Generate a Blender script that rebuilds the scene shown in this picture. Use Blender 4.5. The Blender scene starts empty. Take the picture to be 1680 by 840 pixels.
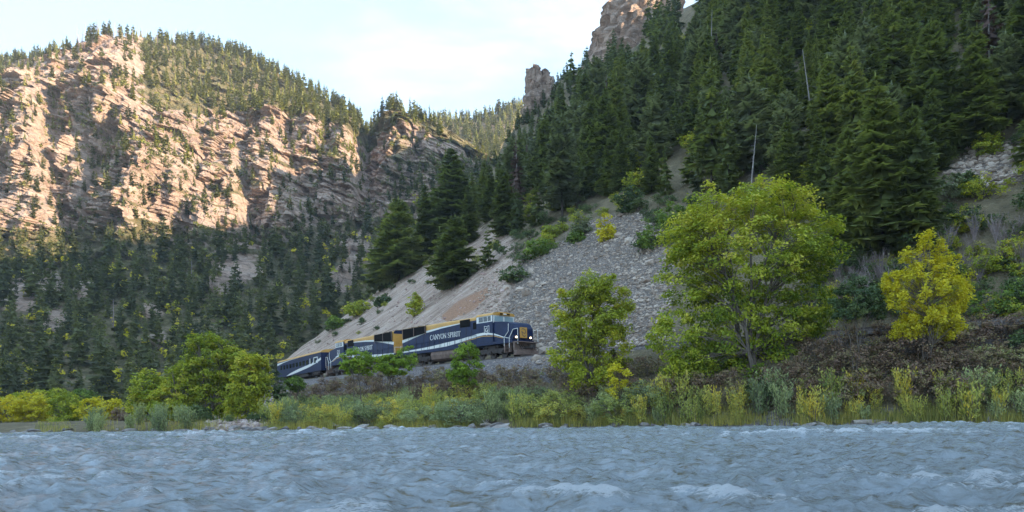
import bpy, math, random
import numpy as np
from mathutils import Vector, Matrix
from mathutils.bvhtree import BVHTree
random.seed(7); RNG = np.random.default_rng(11)
S = bpy.context.scene
COL = S.collection
R = math.radians
# ---------------------------------------------------------------- camera
F = 1250.0; H0 = 1.3; HY = 675.0; ROLL = R(1.0)      # focal length and horizon in photo pixels (1680 wide), eye height
cs, sn = math.cos(ROLL), math.sin(ROLL)
cam_d = bpy.data.cameras.new('camera'); cam = bpy.data.objects.new('camera', cam_d); COL.objects.link(cam)
cam_d.sensor_width = 36; cam_d.lens = 36*F/1680; cam_d.shift_y = (HY-420)/1680
cam_d.clip_start = .5; cam_d.clip_end = 20000
cam.matrix_world = Matrix(((cs, sn, 0, 0), (0, 0, -1, 0), (-sn, cs, 0, H0), (0, 0, 0, 1)))
S.camera = cam
def ray(px, py):
    a = (px-840)/F; b = (HY-py)/F
    return Vector((a*cs+b*sn, 1.0, -a*sn+b*cs))
def P(px, py, Y):
    return ray(px, py)*Y + Vector((0, 0, H0))
def proj(X, Y, Z):
    Z = Z-H0; Ys = np.maximum(Y, 1e-3)
    return 840+F*(X*cs-Z*sn)/Ys, HY-F*(X*sn+Z*cs)/Ys
def HYx(px): return HY-(px-840)*math.tan(ROLL)
# ---------------------------------------------------------------- sun, sky, exposure
SUN_EL = R(15.5); SUN_V = Vector((0.90, -0.44, 0)).normalized()
SUN_AZ = math.atan2(SUN_V.x, SUN_V.y)
sd = bpy.data.lights.new('sun', 'SUN'); sd.energy = 2.1; sd.angle = R(0.5); sd.color = (1.0, .80, .58)
so = bpy.data.objects.new('sun', sd); COL.objects.link(so)
sv = Vector((SUN_V.x*math.cos(SUN_EL), SUN_V.y*math.cos(SUN_EL), math.sin(SUN_EL)))
so.rotation_euler = sv.to_track_quat('Z', 'Y').to_euler()
W = bpy.data.worlds.new('World'); S.world = W; W.use_nodes = True
S.view_settings.view_transform = 'Standard'; S.view_settings.look = 'None'
S.view_settings.exposure = 2.88; S.view_settings.gamma = 1.0
nt = W.node_tree; nt.nodes.clear()
def N(nt, typ, **kw):
    n = nt.nodes.new(typ)
    ins = kw.pop('ins', {})
    for k, v in kw.items(): setattr(n, k, v)
    for k, v in ins.items():
        if hasattr(v, 'is_output'): nt.links.new(v, n.inputs[k])
        else: n.inputs[k].default_value = v
    return n
def ramp(nt, fac, stops, interp='LINEAR'):
    n = nt.nodes.new('ShaderNodeValToRGB'); n.color_ramp.interpolation = interp
    el = n.color_ramp.elements
    while len(el) < len(stops): el.new(.5)
    for e, (p, c) in zip(el, stops):
        e.position = p; e.color = (c, c, c, 1) if isinstance(c, (int, float)) else (*c, 1)
    nt.links.new(fac, n.inputs[0]); return n.outputs[0]
def mixc(nt, fac, a, b, blend='MIX'):
    n = nt.nodes.new('ShaderNodeMix'); n.data_type = 'RGBA'; n.blend_type = blend
    for i, v in ((0, fac), (6, a), (7, b)):
        if hasattr(v, 'is_output'): nt.links.new(v, n.inputs[i])
        else: n.inputs[i].default_value = v if i == 0 else (*v, 1)
    return n.outputs[2]
def mth(nt, op, a, b=0.0, c=0.0, clamp=False):
    n = nt.nodes.new('ShaderNodeMath'); n.operation = op; n.use_clamp = clamp
    for i, v in enumerate((a, b, c)):
        if hasattr(v, 'is_output'): nt.links.new(v, n.inputs[i])
        else: n.inputs[i].default_value = v
    return n.outputs[0]
sky = N(nt, 'ShaderNodeTexSky'); sky.sky_type = 'NISHITA'; sky.sun_disc = False
sky.sun_elevation = SUN_EL; sky.sun_rotation = SUN_AZ; sky.air_density = 1.0; sky.dust_density = .6; sky.ozone_density = 1.6
tc = N(nt, 'ShaderNodeTexCoord')
mp = N(nt, 'ShaderNodeMapping', ins={0: tc.outputs['Generated']}); mp.inputs['Scale'].default_value = (1.6, 1.6, 4.2); mp.inputs['Rotation'].default_value = (0.1, .55, 0.2)
n1 = N(nt, 'ShaderNodeTexNoise', ins={'Vector': mp.outputs[0], 'Scale': 1.9, 'Detail': 7.0, 'Roughness': .55, 'Distortion': .5})
n2 = N(nt, 'ShaderNodeTexNoise', ins={'Vector': mp.outputs[0], 'Scale': .8, 'Detail': 2.0})
cm = mth(nt, 'MULTIPLY', ramp(nt, n1.outputs[0], [(.48, 0.0), (.78, 1.0)], 'EASE'), ramp(nt, n2.outputs[0], [(.42, .0), (.60, 1.0)], 'EASE'))
sep = N(nt, 'ShaderNodeSeparateXYZ', ins={0: tc.outputs['Generated']})
veil = ramp(nt, sep.outputs[2], [(.0, .78), (.25, .70), (.55, .62), (1.0, .6)])
c0 = mixc(nt, veil, sky.outputs[0], (1.9, 3.05, 4.45))
c1 = mixc(nt, mth(nt, 'MULTIPLY', cm, .75), c0, (3.5, 4.0, 4.5))
bg = N(nt, 'ShaderNodeBackground', ins={0: c1, 1: 0.064})
N(nt, 'ShaderNodeOutputWorld', ins={0: bg.outputs[0]})
# ---------------------------------------------------------------- numpy helpers
def vnoise(p, seed=0):
    p = np.asarray(p, dtype=np.float64); i = np.floor(p).astype(np.int64); f = p-i; f = f*f*(3-2*f)
    def h(dx, dy, dz):
        n = ((i[:, 0]+dx)*374761393+(i[:, 1]+dy)*668265263+(i[:, 2]+dz)*1274126177+seed*974634777) & 0xffffffff
        n = ((n ^ (n >> 13))*1103515245) & 0xffffffff; n = ((n ^ (n >> 16))*2246822519) & 0xffffffff
        return ((n ^ (n >> 15)) & 0xffffff)/float(0xffffff)
    x, y, z = f[:, 0], f[:, 1], f[:, 2]
    a = h(0,0,0)*(1-x)+h(1,0,0)*x; b = h(0,1,0)*(1-x)+h(1,1,0)*x
    c = h(0,0,1)*(1-x)+h(1,0,1)*x; d = h(0,1,1)*(1-x)+h(1,1,1)*x
    return ((a*(1-y)+b*y)*(1-z)+(c*(1-y)+d*y)*z)*2-1
def fbm(p, octv=4, seed=0, gain=.5, ridge=False):
    p = np.array(p, dtype=np.float64); s = 0; a = 1; t = 0
    for k in range(octv):
        v = vnoise(p, seed+k*17)
        if ridge: v = 1-2*np.abs(v)
        s = s+a*v; t += a; a *= gain; p = p*2.03+11.3
    return s/t
def smooth(x): x = np.clip(x, 0, 1); return x*x*(3-2*x)
def st3(x, y, z): return np.stack([x, y, z], -1)
def mesh_np(name, V, T, mats, fmat=None, attrs=None, smooth_=False):
    me = bpy.data.meshes.new(name); V = np.asarray(V, np.float32); T = np.asarray(T, np.int32); k = T.shape[1]
    me.vertices.add(len(V)); me.vertices.foreach_set('co', V.ravel())
    me.loops.add(T.size); me.loops.foreach_set('vertex_index', T.ravel())
    me.polygons.add(len(T)); me.polygons.foreach_set('loop_start', np.arange(0, T.size, k, dtype=np.int32))
    me.polygons.foreach_set('loop_total', np.full(len(T), k, np.int32))
    for m in mats: me.materials.append(m)
    if fmat is not None: me.polygons.foreach_set('material_index', np.asarray(fmat, np.int32))
    me.polygons.foreach_set('use_smooth', np.full(len(T), smooth_, bool))
    for an, av in (attrs or {}).items():
        a = me.attributes.new(an, 'FLOAT', 'POINT'); a.data.foreach_set('value', np.asarray(av, np.float32))
    me.update(); me.validate(); return me
def link(name, me, parent=None, loc=(0,0,0), **tags):
    o = bpy.data.objects.new(name, me); COL.objects.link(o); o.location = loc
    if parent: o.parent = parent
    for k, v in tags.items():
        if v: o[k] = v
    return o
def grid_faces(nr, nc):
    i = np.arange(nr-1)[:, None]*nc+np.arange(nc-1)[None, :]
    i = i.ravel(); return np.stack([i, i+1, i+nc+1, i+nc], -1)
# ---------------------------------------------------------------- materials
def mat(name, build=None, color=(.5,.5,.5), rough=.7, metal=0.0, spec=.4, noise=0.0, nscale=8.0, bump=0.0, emit=None):
    m = bpy.data.materials.new(name); m.use_nodes = True; t = m.node_tree; b = t.nodes['Principled BSDF']
    b.inputs['Roughness'].default_value = rough; b.inputs['Metallic'].default_value = metal
    b.inputs['Specular IOR Level'].default_value = spec
    if build: build(t, b); return m
    if noise:
        tcn = N(t, 'ShaderNodeTexCoord')
        nn = N(t, 'ShaderNodeTexNoise', ins={'Vector': tcn.outputs['Object'], 'Scale': nscale, 'Detail': 6.0, 'Roughness': .65})
        c = ramp(t, nn.outputs[0], [(.3, tuple(x*(1-noise) for x in color)), (.7, tuple(min(1, x*(1+noise)) for x in color))])
        t.links.new(c, b.inputs['Base Color'])
        if bump:
            bp = N(t, 'ShaderNodeBump', ins={'Height': nn.outputs[0], 'Strength': bump, 'Distance': .05}); t.links.new(bp.outputs[0], b.inputs['Normal'])
    else: b.inputs['Base Color'].default_value = (*color, 1)
    if emit: b.inputs['Emission Color'].default_value = (*emit[0], 1); b.inputs['Emission Strength'].default_value = emit[1]
    return m
def leafmat(name, stops, trans=.35, objvar=.35, patch=.35, pscale=.5):
    m = bpy.data.materials.new(name); m.use_nodes = True; t = m.node_tree; t.nodes.clear()
    at = N(t, 'ShaderNodeAttribute', attribute_name='tint'); oi = N(t, 'ShaderNodeObjectInfo')
    ge = N(t, 'ShaderNodeNewGeometry')
    nn = N(t, 'ShaderNodeTexNoise', ins={'Vector': ge.outputs['Position'], 'Scale': pscale, 'Detail': 2.0})
    v = mth(t, 'ADD', at.outputs['Fac'], mth(t, 'MULTIPLY', mth(t, 'SUBTRACT', oi.outputs['Random'], .5), objvar))
    v = mth(t, 'ADD', v, mth(t, 'MULTIPLY', mth(t, 'SUBTRACT', nn.outputs[0], .5), patch*2), clamp=True)
    c = ramp(t, v, stops)
    d = N(t, 'ShaderNodeBsdfPrincipled', ins={'Base Color': c, 'Roughness': .55, 'Specular IOR Level': .25})
    tr = N(t, 'ShaderNodeBsdfTranslucent', ins={0: mixc(t, 1.0, c, (1.0, 1.0, .55), 'MULTIPLY')})
    mx = N(t, 'ShaderNodeMixShader', ins={0: trans, 1: d.outputs[0], 2: tr.outputs[0]})
    N(t, 'ShaderNodeOutputMaterial', ins={0: mx.outputs[0]}); return m
M = {}
M['needle'] = leafmat('conifer_needles', [(0, (.095, .120, .046)), (.4, (.185, .22, .068)), (.7, (.27, .30, .085)), (1, (.38, .38, .11))], .42, .5, .25, .04)
M['needle_blue'] = leafmat('bluish_needles', [(0, (.10, .12, .065)), (.5, (.22, .245, .13)), (1, (.35, .36, .20))], .4, .3, .2, .1)
M['needle_far'] = leafmat('distant_conifer_needles', [(0, (.09, .105, .045)), (.4, (.18, .195, .068)), (.75, (.27, .27, .085)), (1, (.38, .33, .10))], .42, 0, .3, .012)
M['needle_gold'] = leafmat('yellowish_ridge_needles', [(0, (.12, .14, .035)), (.5, (.25, .26, .055)), (1, (.42, .36, .10))], .25, 0, .3, .03)  # yellowish larch and aspen tone of the needles themselves
M['needle_dead'] = leafmat('dead_rusty_needles', [(0, (.10, .060, .045)), (1, (.24, .15, .12))], .15, .3, .2, .3)
M['leaf_maple'] = leafmat('yellow_green_leaves', [(0, (.12, .18, .022)), (.33, (.31, .37, .032)), (.62, (.54, .54, .055)), (1, (.74, .60, .11))], .38, 0, .42, .16)
M['leaf_olive'] = leafmat('olive_yellow_leaves', [(0, (.17, .22, .03)), (.4, (.40, .44, .045)), (.8, (.64, .58, .06)), (1, (.78, .56, .07))], .38, .2, .35, .35)
M['leaf_yellow'] = leafmat('bright_yellow_leaves', [(0, (.50, .46, .03)), (.45, (.72, .64, .04)), (1, (.88, .72, .06))], .4, .2, .3, .6)
M['leaf_green'] = leafmat('mid_green_leaves', [(0, (.08, .13, .03)), (.5, (.19, .28, .045)), (1, (.38, .45, .07))], .35, .35, .35, .4)
M['leaf_lime'] = leafmat('bright_green_leaves', [(0, (.14, .22, .03)), (.5, (.30, .42, .045)), (1, (.50, .55, .07))], .4, .2, .3, .7)
M['leaf_dark'] = leafmat('dull_green_leaves', [(0, (.05, .085, .033)), (.5, (.12, .17, .06)), (1, (.25, .29, .10))], .3, .3, .3, .5)
M['leaf_sage'] = leafmat('sage_green_leaves', [(0, (.17, .21, .10)), (.5, (.34, .39, .17)), (1, (.52, .53, .21))], .3, .5, .35, .25)
M['leaf_willow'] = leafmat('willow_leaves', [(0, (.22, .27, .08)), (.32, (.44, .46, .12)), (.65, (.64, .58, .13)), (1, (.86, .62, .08))], .38, .6, .5, .3)
M['leaf_brown'] = leafmat('reddish_brown_leaves', [(0, (.16, .10, .07)), (.38, (.30, .19, .13)), (.62, (.34, .27, .13)), (1, (.36, .42, .12))], .25, .35, .4, .6)
M['twig'] = leafmat('pinkish_grey_twigs', [(0, (.17, .13, .12)), (1, (.38, .30, .285))], .0, .4, .3, .6)
M['grass'] = leafmat('bank_grass_blades', [(0, (.20, .22, .06)), (.4, (.38, .36, .10)), (.7, (.60, .48, .13)), (1, (.76, .50, .08))], .35, 0, .5, .2)
M['bark'] = mat('grey_brown_bark', color=(.14, .11, .085), rough=.9, noise=.4, nscale=3, bump=.4)
M['bark_dark'] = mat('dark_conifer_bark', color=(.075, .058, .046), rough=.95, noise=.35, nscale=3)
M['snag'] = mat('bleached_dead_wood', color=(.33, .29, .26), rough=.9, noise=.3, nscale=2)
M['log'] = mat('driftwood', color=(.34, .29, .24), rough=.9, noise=.35, nscale=6, bump=.5)
def rock_build(cols, scale, strata=0.0):
    def f(t, b):
        ge = N(t, 'ShaderNodeNewGeometry'); oi = N(t, 'ShaderNodeObjectInfo')
        a = N(t, 'ShaderNodeTexNoise', ins={'Vector': ge.outputs['Position'], 'Scale': scale, 'Detail': 8.0, 'Roughness': .65})
        v = mth(t, 'ADD', a.outputs[0], mth(t, 'MULTIPLY', mth(t, 'SUBTRACT', oi.outputs['Random'], .5), .35))
        at = N(t, 'ShaderNodeAttribute', attribute_name='tint')
        v = mth(t, 'ADD', v, mth(t, 'MULTIPLY', mth(t, 'SUBTRACT', at.outputs['Fac'], .5), .5 if strata < 0 else 0.0), clamp=True)
        t.links.new(ramp(t, v, [(.25, cols[0]), (.5, cols[1]), (.75, cols[2])]), b.inputs['Base Color'])
        bp = N(t, 'ShaderNodeBump', ins={'Height': a.outputs[0], 'Strength': .6, 'Distance': .12/scale}); t.links.new(bp.outputs[0], b.inputs['Normal'])
    return f
M['boulder'] = mat('river_boulder_stone', rock_build([(.10, .085, .08), (.24, .21, .19), (.42, .37, .33)], 1.6), rough=.8)
M['wetrock'] = mat('wet_dark_stone', rock_build([(.03, .03, .03), (.06, .06, .06), (.12, .11, .10)], 2.0), rough=.25)
M['scree'] = mat('scree_stones', rock_build([(.25, .185, .135), (.43, .335, .26), (.60, .49, .39)], .35, -1), rough=.9)
M['pinkscree'] = mat('pink_scree_stones', rock_build([(.30, .19, .16), (.48, .33, .28), (.68, .52, .46)], .4, -1), rough=.9)
M['ballast'] = mat('track_ballast', rock_build([(.09, .075, .07), (.22, .19, .175), (.46, .41, .38)], 7.0), rough=.95)
M['rubble'] = mat('bank_rubble', rock_build([(.24, .17, .14), (.42, .32, .27), (.60, .48, .42)], .8, -1), rough=.9)
def mountain_build(t, b):
    ge = N(t, 'ShaderNodeNewGeometry'); pos = ge.outputs['Position']
    mpn = N(t, 'ShaderNodeMapping', ins={0: pos}); mpn.inputs['Rotation'].default_value = (0, R(-17), 0); mpn.inputs['Scale'].default_value = (.018, .018, .22)
    stn = N(t, 'ShaderNodeTexNoise', ins={'Vector': mpn.outputs[0], 'Scale': 1.0, 'Detail': 7.0, 'Roughness': .68, 'Distortion': .4})
    big = N(t, 'ShaderNodeTexNoise', ins={'Vector': pos, 'Scale': .013, 'Detail': 5.0, 'Roughness': .6})
    fine = N(t, 'ShaderNodeTexNoise', ins={'Vector': pos, 'Scale': .16, 'Detail': 8.0, 'Roughness': .7})
    mpv = N(t, 'ShaderNodeMapping', ins={0: pos}); mpv.inputs['Scale'].default_value = (.35, .2, .03)
    ver = N(t, 'ShaderNodeTexNoise', ins={'Vector': mpv.outputs[0], 'Scale': 1.0, 'Detail': 5.0, 'Roughness': .6})
    rock = ramp(t, stn.outputs[0], [(.30, (.28, .19, .15)), (.43, (.55, .375, .28)), (.56, (.68, .48, .365)), (.72, (.75, .61, .49))])
    rock = mixc(t, ramp(t, big.outputs[0], [(.42, 0.0), (.62, .6)]), rock, (.66, .475, .345))
    rock = mixc(t, ramp(t, fine.outputs[0], [(.38, .5), (.50, 0.0)]), rock, (.19, .14, .11))
    rock = mixc(t, ramp(t, ver.outputs[0], [(.36, .45), (.48, 0.0)]), rock, (.26, .18, .14))
    mpc = N(t, 'ShaderNodeMapping', ins={0: pos}); mpc.inputs['Rotation'].default_value = (0, R(-17), 0); mpc.inputs['Scale'].default_value = (.10, .10, .19)
    wob = N(t, 'ShaderNodeTexNoise', ins={'Vector': pos, 'Scale': .08, 'Detail': 3.0})
    cv = mixc(t, .12, mpc.outputs[0], wob.outputs['Color'])
    ck = N(t, 'ShaderNodeTexVoronoi', ins={'Vector': cv, 'Scale': 1.0}); ck.feature = 'DISTANCE_TO_EDGE'
    cc = N(t, 'ShaderNodeTexVoronoi', ins={'Vector': cv, 'Scale': 1.0})
    rock = mixc(t, ramp(t, cc.outputs['Color'], [(.2, .0), (.9, .30)]), rock, (.72, .60, .50))
    rock = mixc(t, ramp(t, ck.outputs[0], [(.0, .55), (.035, 0.0)]), rock, (.16, .105, .085))
    veg = ramp(t, fine.outputs[0], [(.35, (.10, .095, .05)), (.5, (.21, .185, .09)), (.62, (.33, .26, .15)), (.75, (.44, .35, .25))])
    at = N(t, 'ShaderNodeAttribute', attribute_name='soil')
    m = mth(t, 'ADD', at.outputs['Fac'], mth(t, 'MULTIPLY', mth(t, 'SUBTRACT', fine.outputs[0], .5), 1.6))
    t.links.new(mixc(t, ramp(t, m, [(.42, 0.0), (.60, 1.0)]), rock, veg), b.inputs['Base Color'])
    hgt = mth(t, 'ADD', mth(t, 'MULTIPLY', stn.outputs[0], 1.2), mth(t, 'ADD', fine.outputs[0], mth(t, 'MULTIPLY', ver.outputs[0], .8)))
    bp = N(t, 'ShaderNodeBump', ins={'Height': hgt, 'Strength': 1.0, 'Distance': 5.0}); t.links.new(bp.outputs[0], b.inputs['Normal'])
M['mountain'] = mat('banded_canyon_rock', mountain_build, rough=.95, spec=.1)
def hill_build(t, b):
    ge = N(t, 'ShaderNodeNewGeometry'); pos = ge.outputs['Position']
    a = N(t, 'ShaderNodeTexNoise', ins={'Vector': pos, 'Scale': .45, 'Detail': 9.0, 'Roughness': .7})
    f = N(t, 'ShaderNodeTexNoise', ins={'Vector': pos, 'Scale': 4.0, 'Detail': 6.0, 'Roughness': .8})
    vo = N(t, 'ShaderNodeTexVoronoi', ins={'Vector': pos, 'Scale': 3.6, 'Randomness': 1.0})
    earth = ramp(t, a.outputs[0], [(.3, (.11, .09, .055)), (.5, (.20, .16, .095)), (.7, (.30, .24, .14))])
    stone = ramp(t, vo.outputs['Color'], [(.15, (.23, .175, .13)), (.5, (.39, .305, .235)), (.9, (.56, .455, .37))])
    stone = mixc(t, ramp(t, vo.outputs['Distance'], [(.2, 0.0), (.5, .7)]), stone, (.12, .105, .095))
    mps = N(t, 'ShaderNodeMapping', ins={0: pos}); mps.inputs['Rotation'].default_value = (0, 0, R(-40)); mps.inputs['Scale'].default_value = (.12, .9, .25)
    strk = N(t, 'ShaderNodeTexNoise', ins={'Vector': mps.outputs[0], 'Scale': 1.0, 'Detail': 8.0, 'Roughness': .7})
    pink = ramp(t, strk.outputs[0], [(.34, (.24, .175, .13)), (.48, (.46, .33, .25)), (.66, (.62, .49, .39))])
    rust = ramp(t, f.outputs[0], [(.35, (.30, .17, .10)), (.65, (.52, .30, .19))])
    ball = ramp(t, f.outputs[0], [(.35, (.10, .08, .072)), (.5, (.22, .19, .175)), (.65, (.40, .35, .32))])
    c = earth
    for an, col in (('scree', stone), ('pink', pink), ('rust', rust), ('ballast', ball)):
        at = N(t, 'ShaderNodeAttribute', attribute_name=an)
        m = mth(t, 'ADD', at.outputs['Fac'], mth(t, 'MULTIPLY', mth(t, 'SUBTRACT', a.outputs[0], .5), .9))
        c = mixc(t, ramp(t, m, [(.42, 0.0), (.58, 1.0)]), c, col)
    t.links.new(c, b.inputs['Base Color'])
    bp = N(t, 'ShaderNodeBump', ins={'Height': mth(t, 'ADD', f.outputs[0], vo.outputs['Distance']), 'Strength': .8, 'Distance': .25}); t.links.new(bp.outputs[0], b.inputs['Normal'])
M['hill'] = mat('hillside_soil_and_scree', hill_build, rough=.95, spec=.15)
def water_build(t, b):
    ge = N(t, 'ShaderNodeNewGeometry'); pos = ge.outputs['Position']
    mpn = N(t, 'ShaderNodeMapping', ins={0: pos}); mpn.inputs['Scale'].default_value = (.8, 1.7, 1.0); mpn.inputs['Rotation'].default_value = (0, 0, R(12))
    a = N(t, 'ShaderNodeTexNoise', ins={'Vector': mpn.outputs[0], 'Scale': 3.2, 'Detail': 9.0, 'Roughness': .68, 'Distortion': .5})
    c = N(t, 'ShaderNodeTexNoise', ins={'Vector': mpn.outputs[0], 'Scale': 12.0, 'Detail': 8.0, 'Roughness': .8})
    big = N(t, 'ShaderNodeTexNoise', ins={'Vector': pos, 'Scale': .25, 'Detail': 3.0})
    col = ramp(t, a.outputs[0], [(.35, (.26, .22, .13)), (.43, (.42, .44, .43)), (.56, (.56, .62, .65))])
    at = N(t, 'ShaderNodeAttribute', attribute_name='foam')
    m = mth(t, 'ADD', at.outputs['Fac'], mth(t, 'MULTIPLY', mth(t, 'SUBTRACT', c.outputs[0], .5), 2.2))
    fm = ramp(t, m, [(.46, 0.0), (.66, 1.0)])
    t.links.new(mixc(t, fm, col, (.88, .90, .90)), b.inputs['Base Color'])
    t.links.new(ramp(t, fm, [(0, .06), (1, .75)]), b.inputs['Roughness'])
    bp = N(t, 'ShaderNodeBump', ins={'Height': mth(t, 'ADD', a.outputs[0], mth(t, 'MULTIPLY', c.outputs[0], .45)), 'Strength': 1.0, 'Distance': .34}); t.links.new(bp.outputs[0], b.inputs['Normal'])
    b.inputs['IOR'].default_value = 1.33; b.inputs['Specular IOR Level'].default_value = .6
M['water'] = mat('turbid_river_water', water_build)
# ---------------------------------------------------------------- railway line in plan (s = metres behind the front of the leading engine)
def theta(s):
    if s > 80: return max(10, 26.8-(s-80)*.25)
    if s > -25: return 43.6-.21*s
    if s > -60: return min(62, 48.9+(-25-s)*.55)
    return max(12, 62-(-60-s)*.45)  # unseen bend, added so the hillside beyond it blocks the low sun
SS = np.arange(-420, 300, 1.0); i0 = int(np.where(SS == 0)[0][0])
PX_ = np.zeros(len(SS)); PY_ = np.zeros(len(SS)); PX_[i0], PY_[i0] = 2.0, 78.0
for i in range(i0+1, len(SS)):
    a = R(theta(SS[i]-.5)); PX_[i] = PX_[i-1]-math.sin(a); PY_[i] = PY_[i-1]+math.cos(a)
for i in range(i0-1, -1, -1):
    a = R(theta(SS[i]+.5)); PX_[i] = PX_[i+1]+math.sin(a); PY_[i] = PY_[i+1]-math.cos(a)
TH_ = np.radians([theta(s) for s in SS])
def trk(s, t=0.0, z=0.0):
    x = np.interp(s, SS, PX_); y = np.interp(s, SS, PY_); a = np.interp(s, SS, TH_)
    return Vector((x+t*math.cos(a), y+t*math.sin(a), z))
ZR = 6.95    # top of rail above the water
def sdist(X, Y, cx, cy, nx, ny):
    out = np.empty(len(X)); idx = np.empty(len(X), int)
    for a in range(0, len(X), 20000):
        b = slice(a, a+20000)
        d = (X[b, None]-cx)**2+(Y[b, None]-cy)**2; k = d.argmin(1); idx[b] = k
        dd = np.sqrt(d[np.arange(len(k)), k]); sg = np.sign((X[b]-cx[k])*nx[k]+(Y[b]-cy[k])*ny[k])
        out[b] = dd*sg
    return out, idx
# water's edge in plan
wpts = [(-400, 150), (-150, 96), (-100, 86)]
for px, py in ((-200, 714.5), (0, 712), (200, 710), (400, 708), (600, 706), (840, 704), (1000, 702), (1200, 700.5), (1400, 699), (1680, 697)):
    Y = H0*F/(py-HYx(px)); wpts.append(((px-840)/F*Y, Y))
wpts += [(60, 30), (92, 4), (125, -50), (150, -150), (175, -300)]  # unseen shoreline, added to follow the sun-blocking bend of the hill
wpts = np.array(wpts, float); seg = np.r_[0, np.cumsum(np.hypot(*np.diff(wpts, axis=0).T))]
q = np.arange(0, seg[-1], 1.0); WX = np.interp(q, seg, wpts[:, 0]); WY = np.interp(q, seg, wpts[:, 1])
WX = WX+0; WY = WY+.7*vnoise(st3(q*.13, q*0, q*0), 5)+.35*vnoise(st3(q*.5, q*0, q*0), 6)
wd = np.gradient(WX), np.gradient(WY); wl = np.hypot(*wd); WNX, WNY = -wd[1]/wl, wd[0]/wl
tk = slice(None, None, 2)
th_h = np.radians([max(33.5, theta(s_)) for s_ in SS]); HX_ = PX_.copy(); HY_ = PY_.copy()
for i in range(i0+1, len(SS)): HX_[i] = HX_[i-1]-math.sin(th_h[i]); HY_[i] = HY_[i-1]+math.cos(th_h[i])
def spur_x(Y):
    return np.interp(Y, [0, 120, 150, 172, 180, 186, 198, 225, 250, 290, 330, 360, 395, 408, 425, 560, 700],
                     [-500, -300, -100, -60, -50, -38, -24, -15, -9, -3, 5, 14, 28, 60, 200, 600, 1200])  # hidden far end cut back to let sun reach the outcrop
def gz(X, Y):
    X = np.asarray(X, float); Y = np.asarray(Y, float)
    t, k = sdist(X, Y, PX_[tk], PY_[tk], np.cos(TH_[tk]), np.sin(TH_[tk]))
    th, _ = sdist(X, Y, HX_[tk], HY_[tk], np.cos(th_h[tk]), np.sin(th_h[tk]))
    dw, _ = sdist(X, Y, WX, WY, WNX, WNY)
    p = st3(X, Y, X*0)
    n1_ = fbm(p*.011, 3, 3); n2_ = fbm(p*.06, 4, 9); n3_ = fbm(p*.35, 3, 21)
    tt = np.maximum(0, th-3.6)
    hill = 6.45+.74*tt+.12*np.clip(th-60, 0, 120) + n1_*np.minimum(tt*.12, 16) + n2_*np.minimum(tt*.05+.0, 3.2) + n3_*np.clip(tt*.03, 0, .45)
    crest = 222+22*fbm(p*.009, 3, 31)-50*smooth((Y-370)/70)+50*smooth((310-Y)/110)  # hilltop out of view, its height shaped to steer the sun's shadow line
    hill = np.where(hill > crest, crest+(hill-crest)*.12, hill)
    over = np.maximum(0, spur_x(Y)+5*fbm(p*.04, 2, 41)-X)
    hill = hill-1.7*over*smooth(over/8)
    floor = .65*smooth(dw/5)+.010*np.maximum(dw, 0)+.3*n2_*smooth(dw/20)
    hill = np.maximum(hill, floor)
    emb = 6.45-np.maximum(0, -t-3.0)*.62+.5*n3_*smooth((-t-3)/3)
    bank = np.minimum(np.maximum(floor, emb), np.maximum(dw, -99)*.95)
    bank = np.where(dw < 0, np.maximum(dw*.35, -3), bank)+.10*n3_*smooth(dw/3)
    return np.where(t > 0, np.where(t < 3.6, 6.45, hill), bank), t, dw
def polydist(px, py, pts):
    d = np.full(px.shape, 1e9)
    for (x1, y1), (x2, y2) in zip(pts[:-1], pts[1:]):
        L2 = (x2-x1)**2+(y2-y1)**2; f = np.clip(((px-x1)*(x2-x1)+(py-y1)*(y2-y1))/L2, 0, 1)
        d = np.minimum(d, np.hypot(px-x1-f*(x2-x1), py-y1-f*(y2-y1)))
    return d
def inpoly(px, py, poly):
    r = np.zeros(len(px), bool); n = len(poly)
    for i in range(n):
        (x1, y1), (x2, y2) = poly[i], poly[(i+1) % n]
        c = ((y1 > py) != (y2 > py)) & (px < (x2-x1)*(py-y1)/((y2-y1) or 1e-9)+x1); r ^= c
    return r
POLY_SCREE = [(860, 590), (800, 520), (770, 470), (800, 440), (850, 432), (905, 405), (945, 372), (1000, 352), (1060, 350), (1110, 400), (1100, 560), (900, 600)]
POLY_PINK = [(400, 640), (460, 560), (540, 495), (590, 450), (650, 420), (700, 400), (740, 400), (800, 370), (840, 380), (850, 440), (820, 530), (700, 570), (560, 600), (480, 620)]
POLY_RUST = [(722, 520), (750, 495), (800, 472), (808, 480), (775, 510), (735, 528)]
POLY_SCREE2 = [(1540, 290), (1600, 245), (1700, 215), (1700, 290), (1600, 310)]
# hillside + banks: one sheet, polar about the camera
az = np.radians(np.concatenate([np.linspace(-78, -40, 24, endpoint=False), np.linspace(-40, 38, 350, endpoint=False), np.linspace(38, 125, 50)]))
rr = np.exp(np.linspace(math.log(22), math.log(1000), 400))
A, RR = np.meshgrid(az, rr); X = (RR*np.sin(A)).ravel(); Y = (RR*np.cos(A)).ravel()
Z, T_, DW = gz(X, Y)
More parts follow.
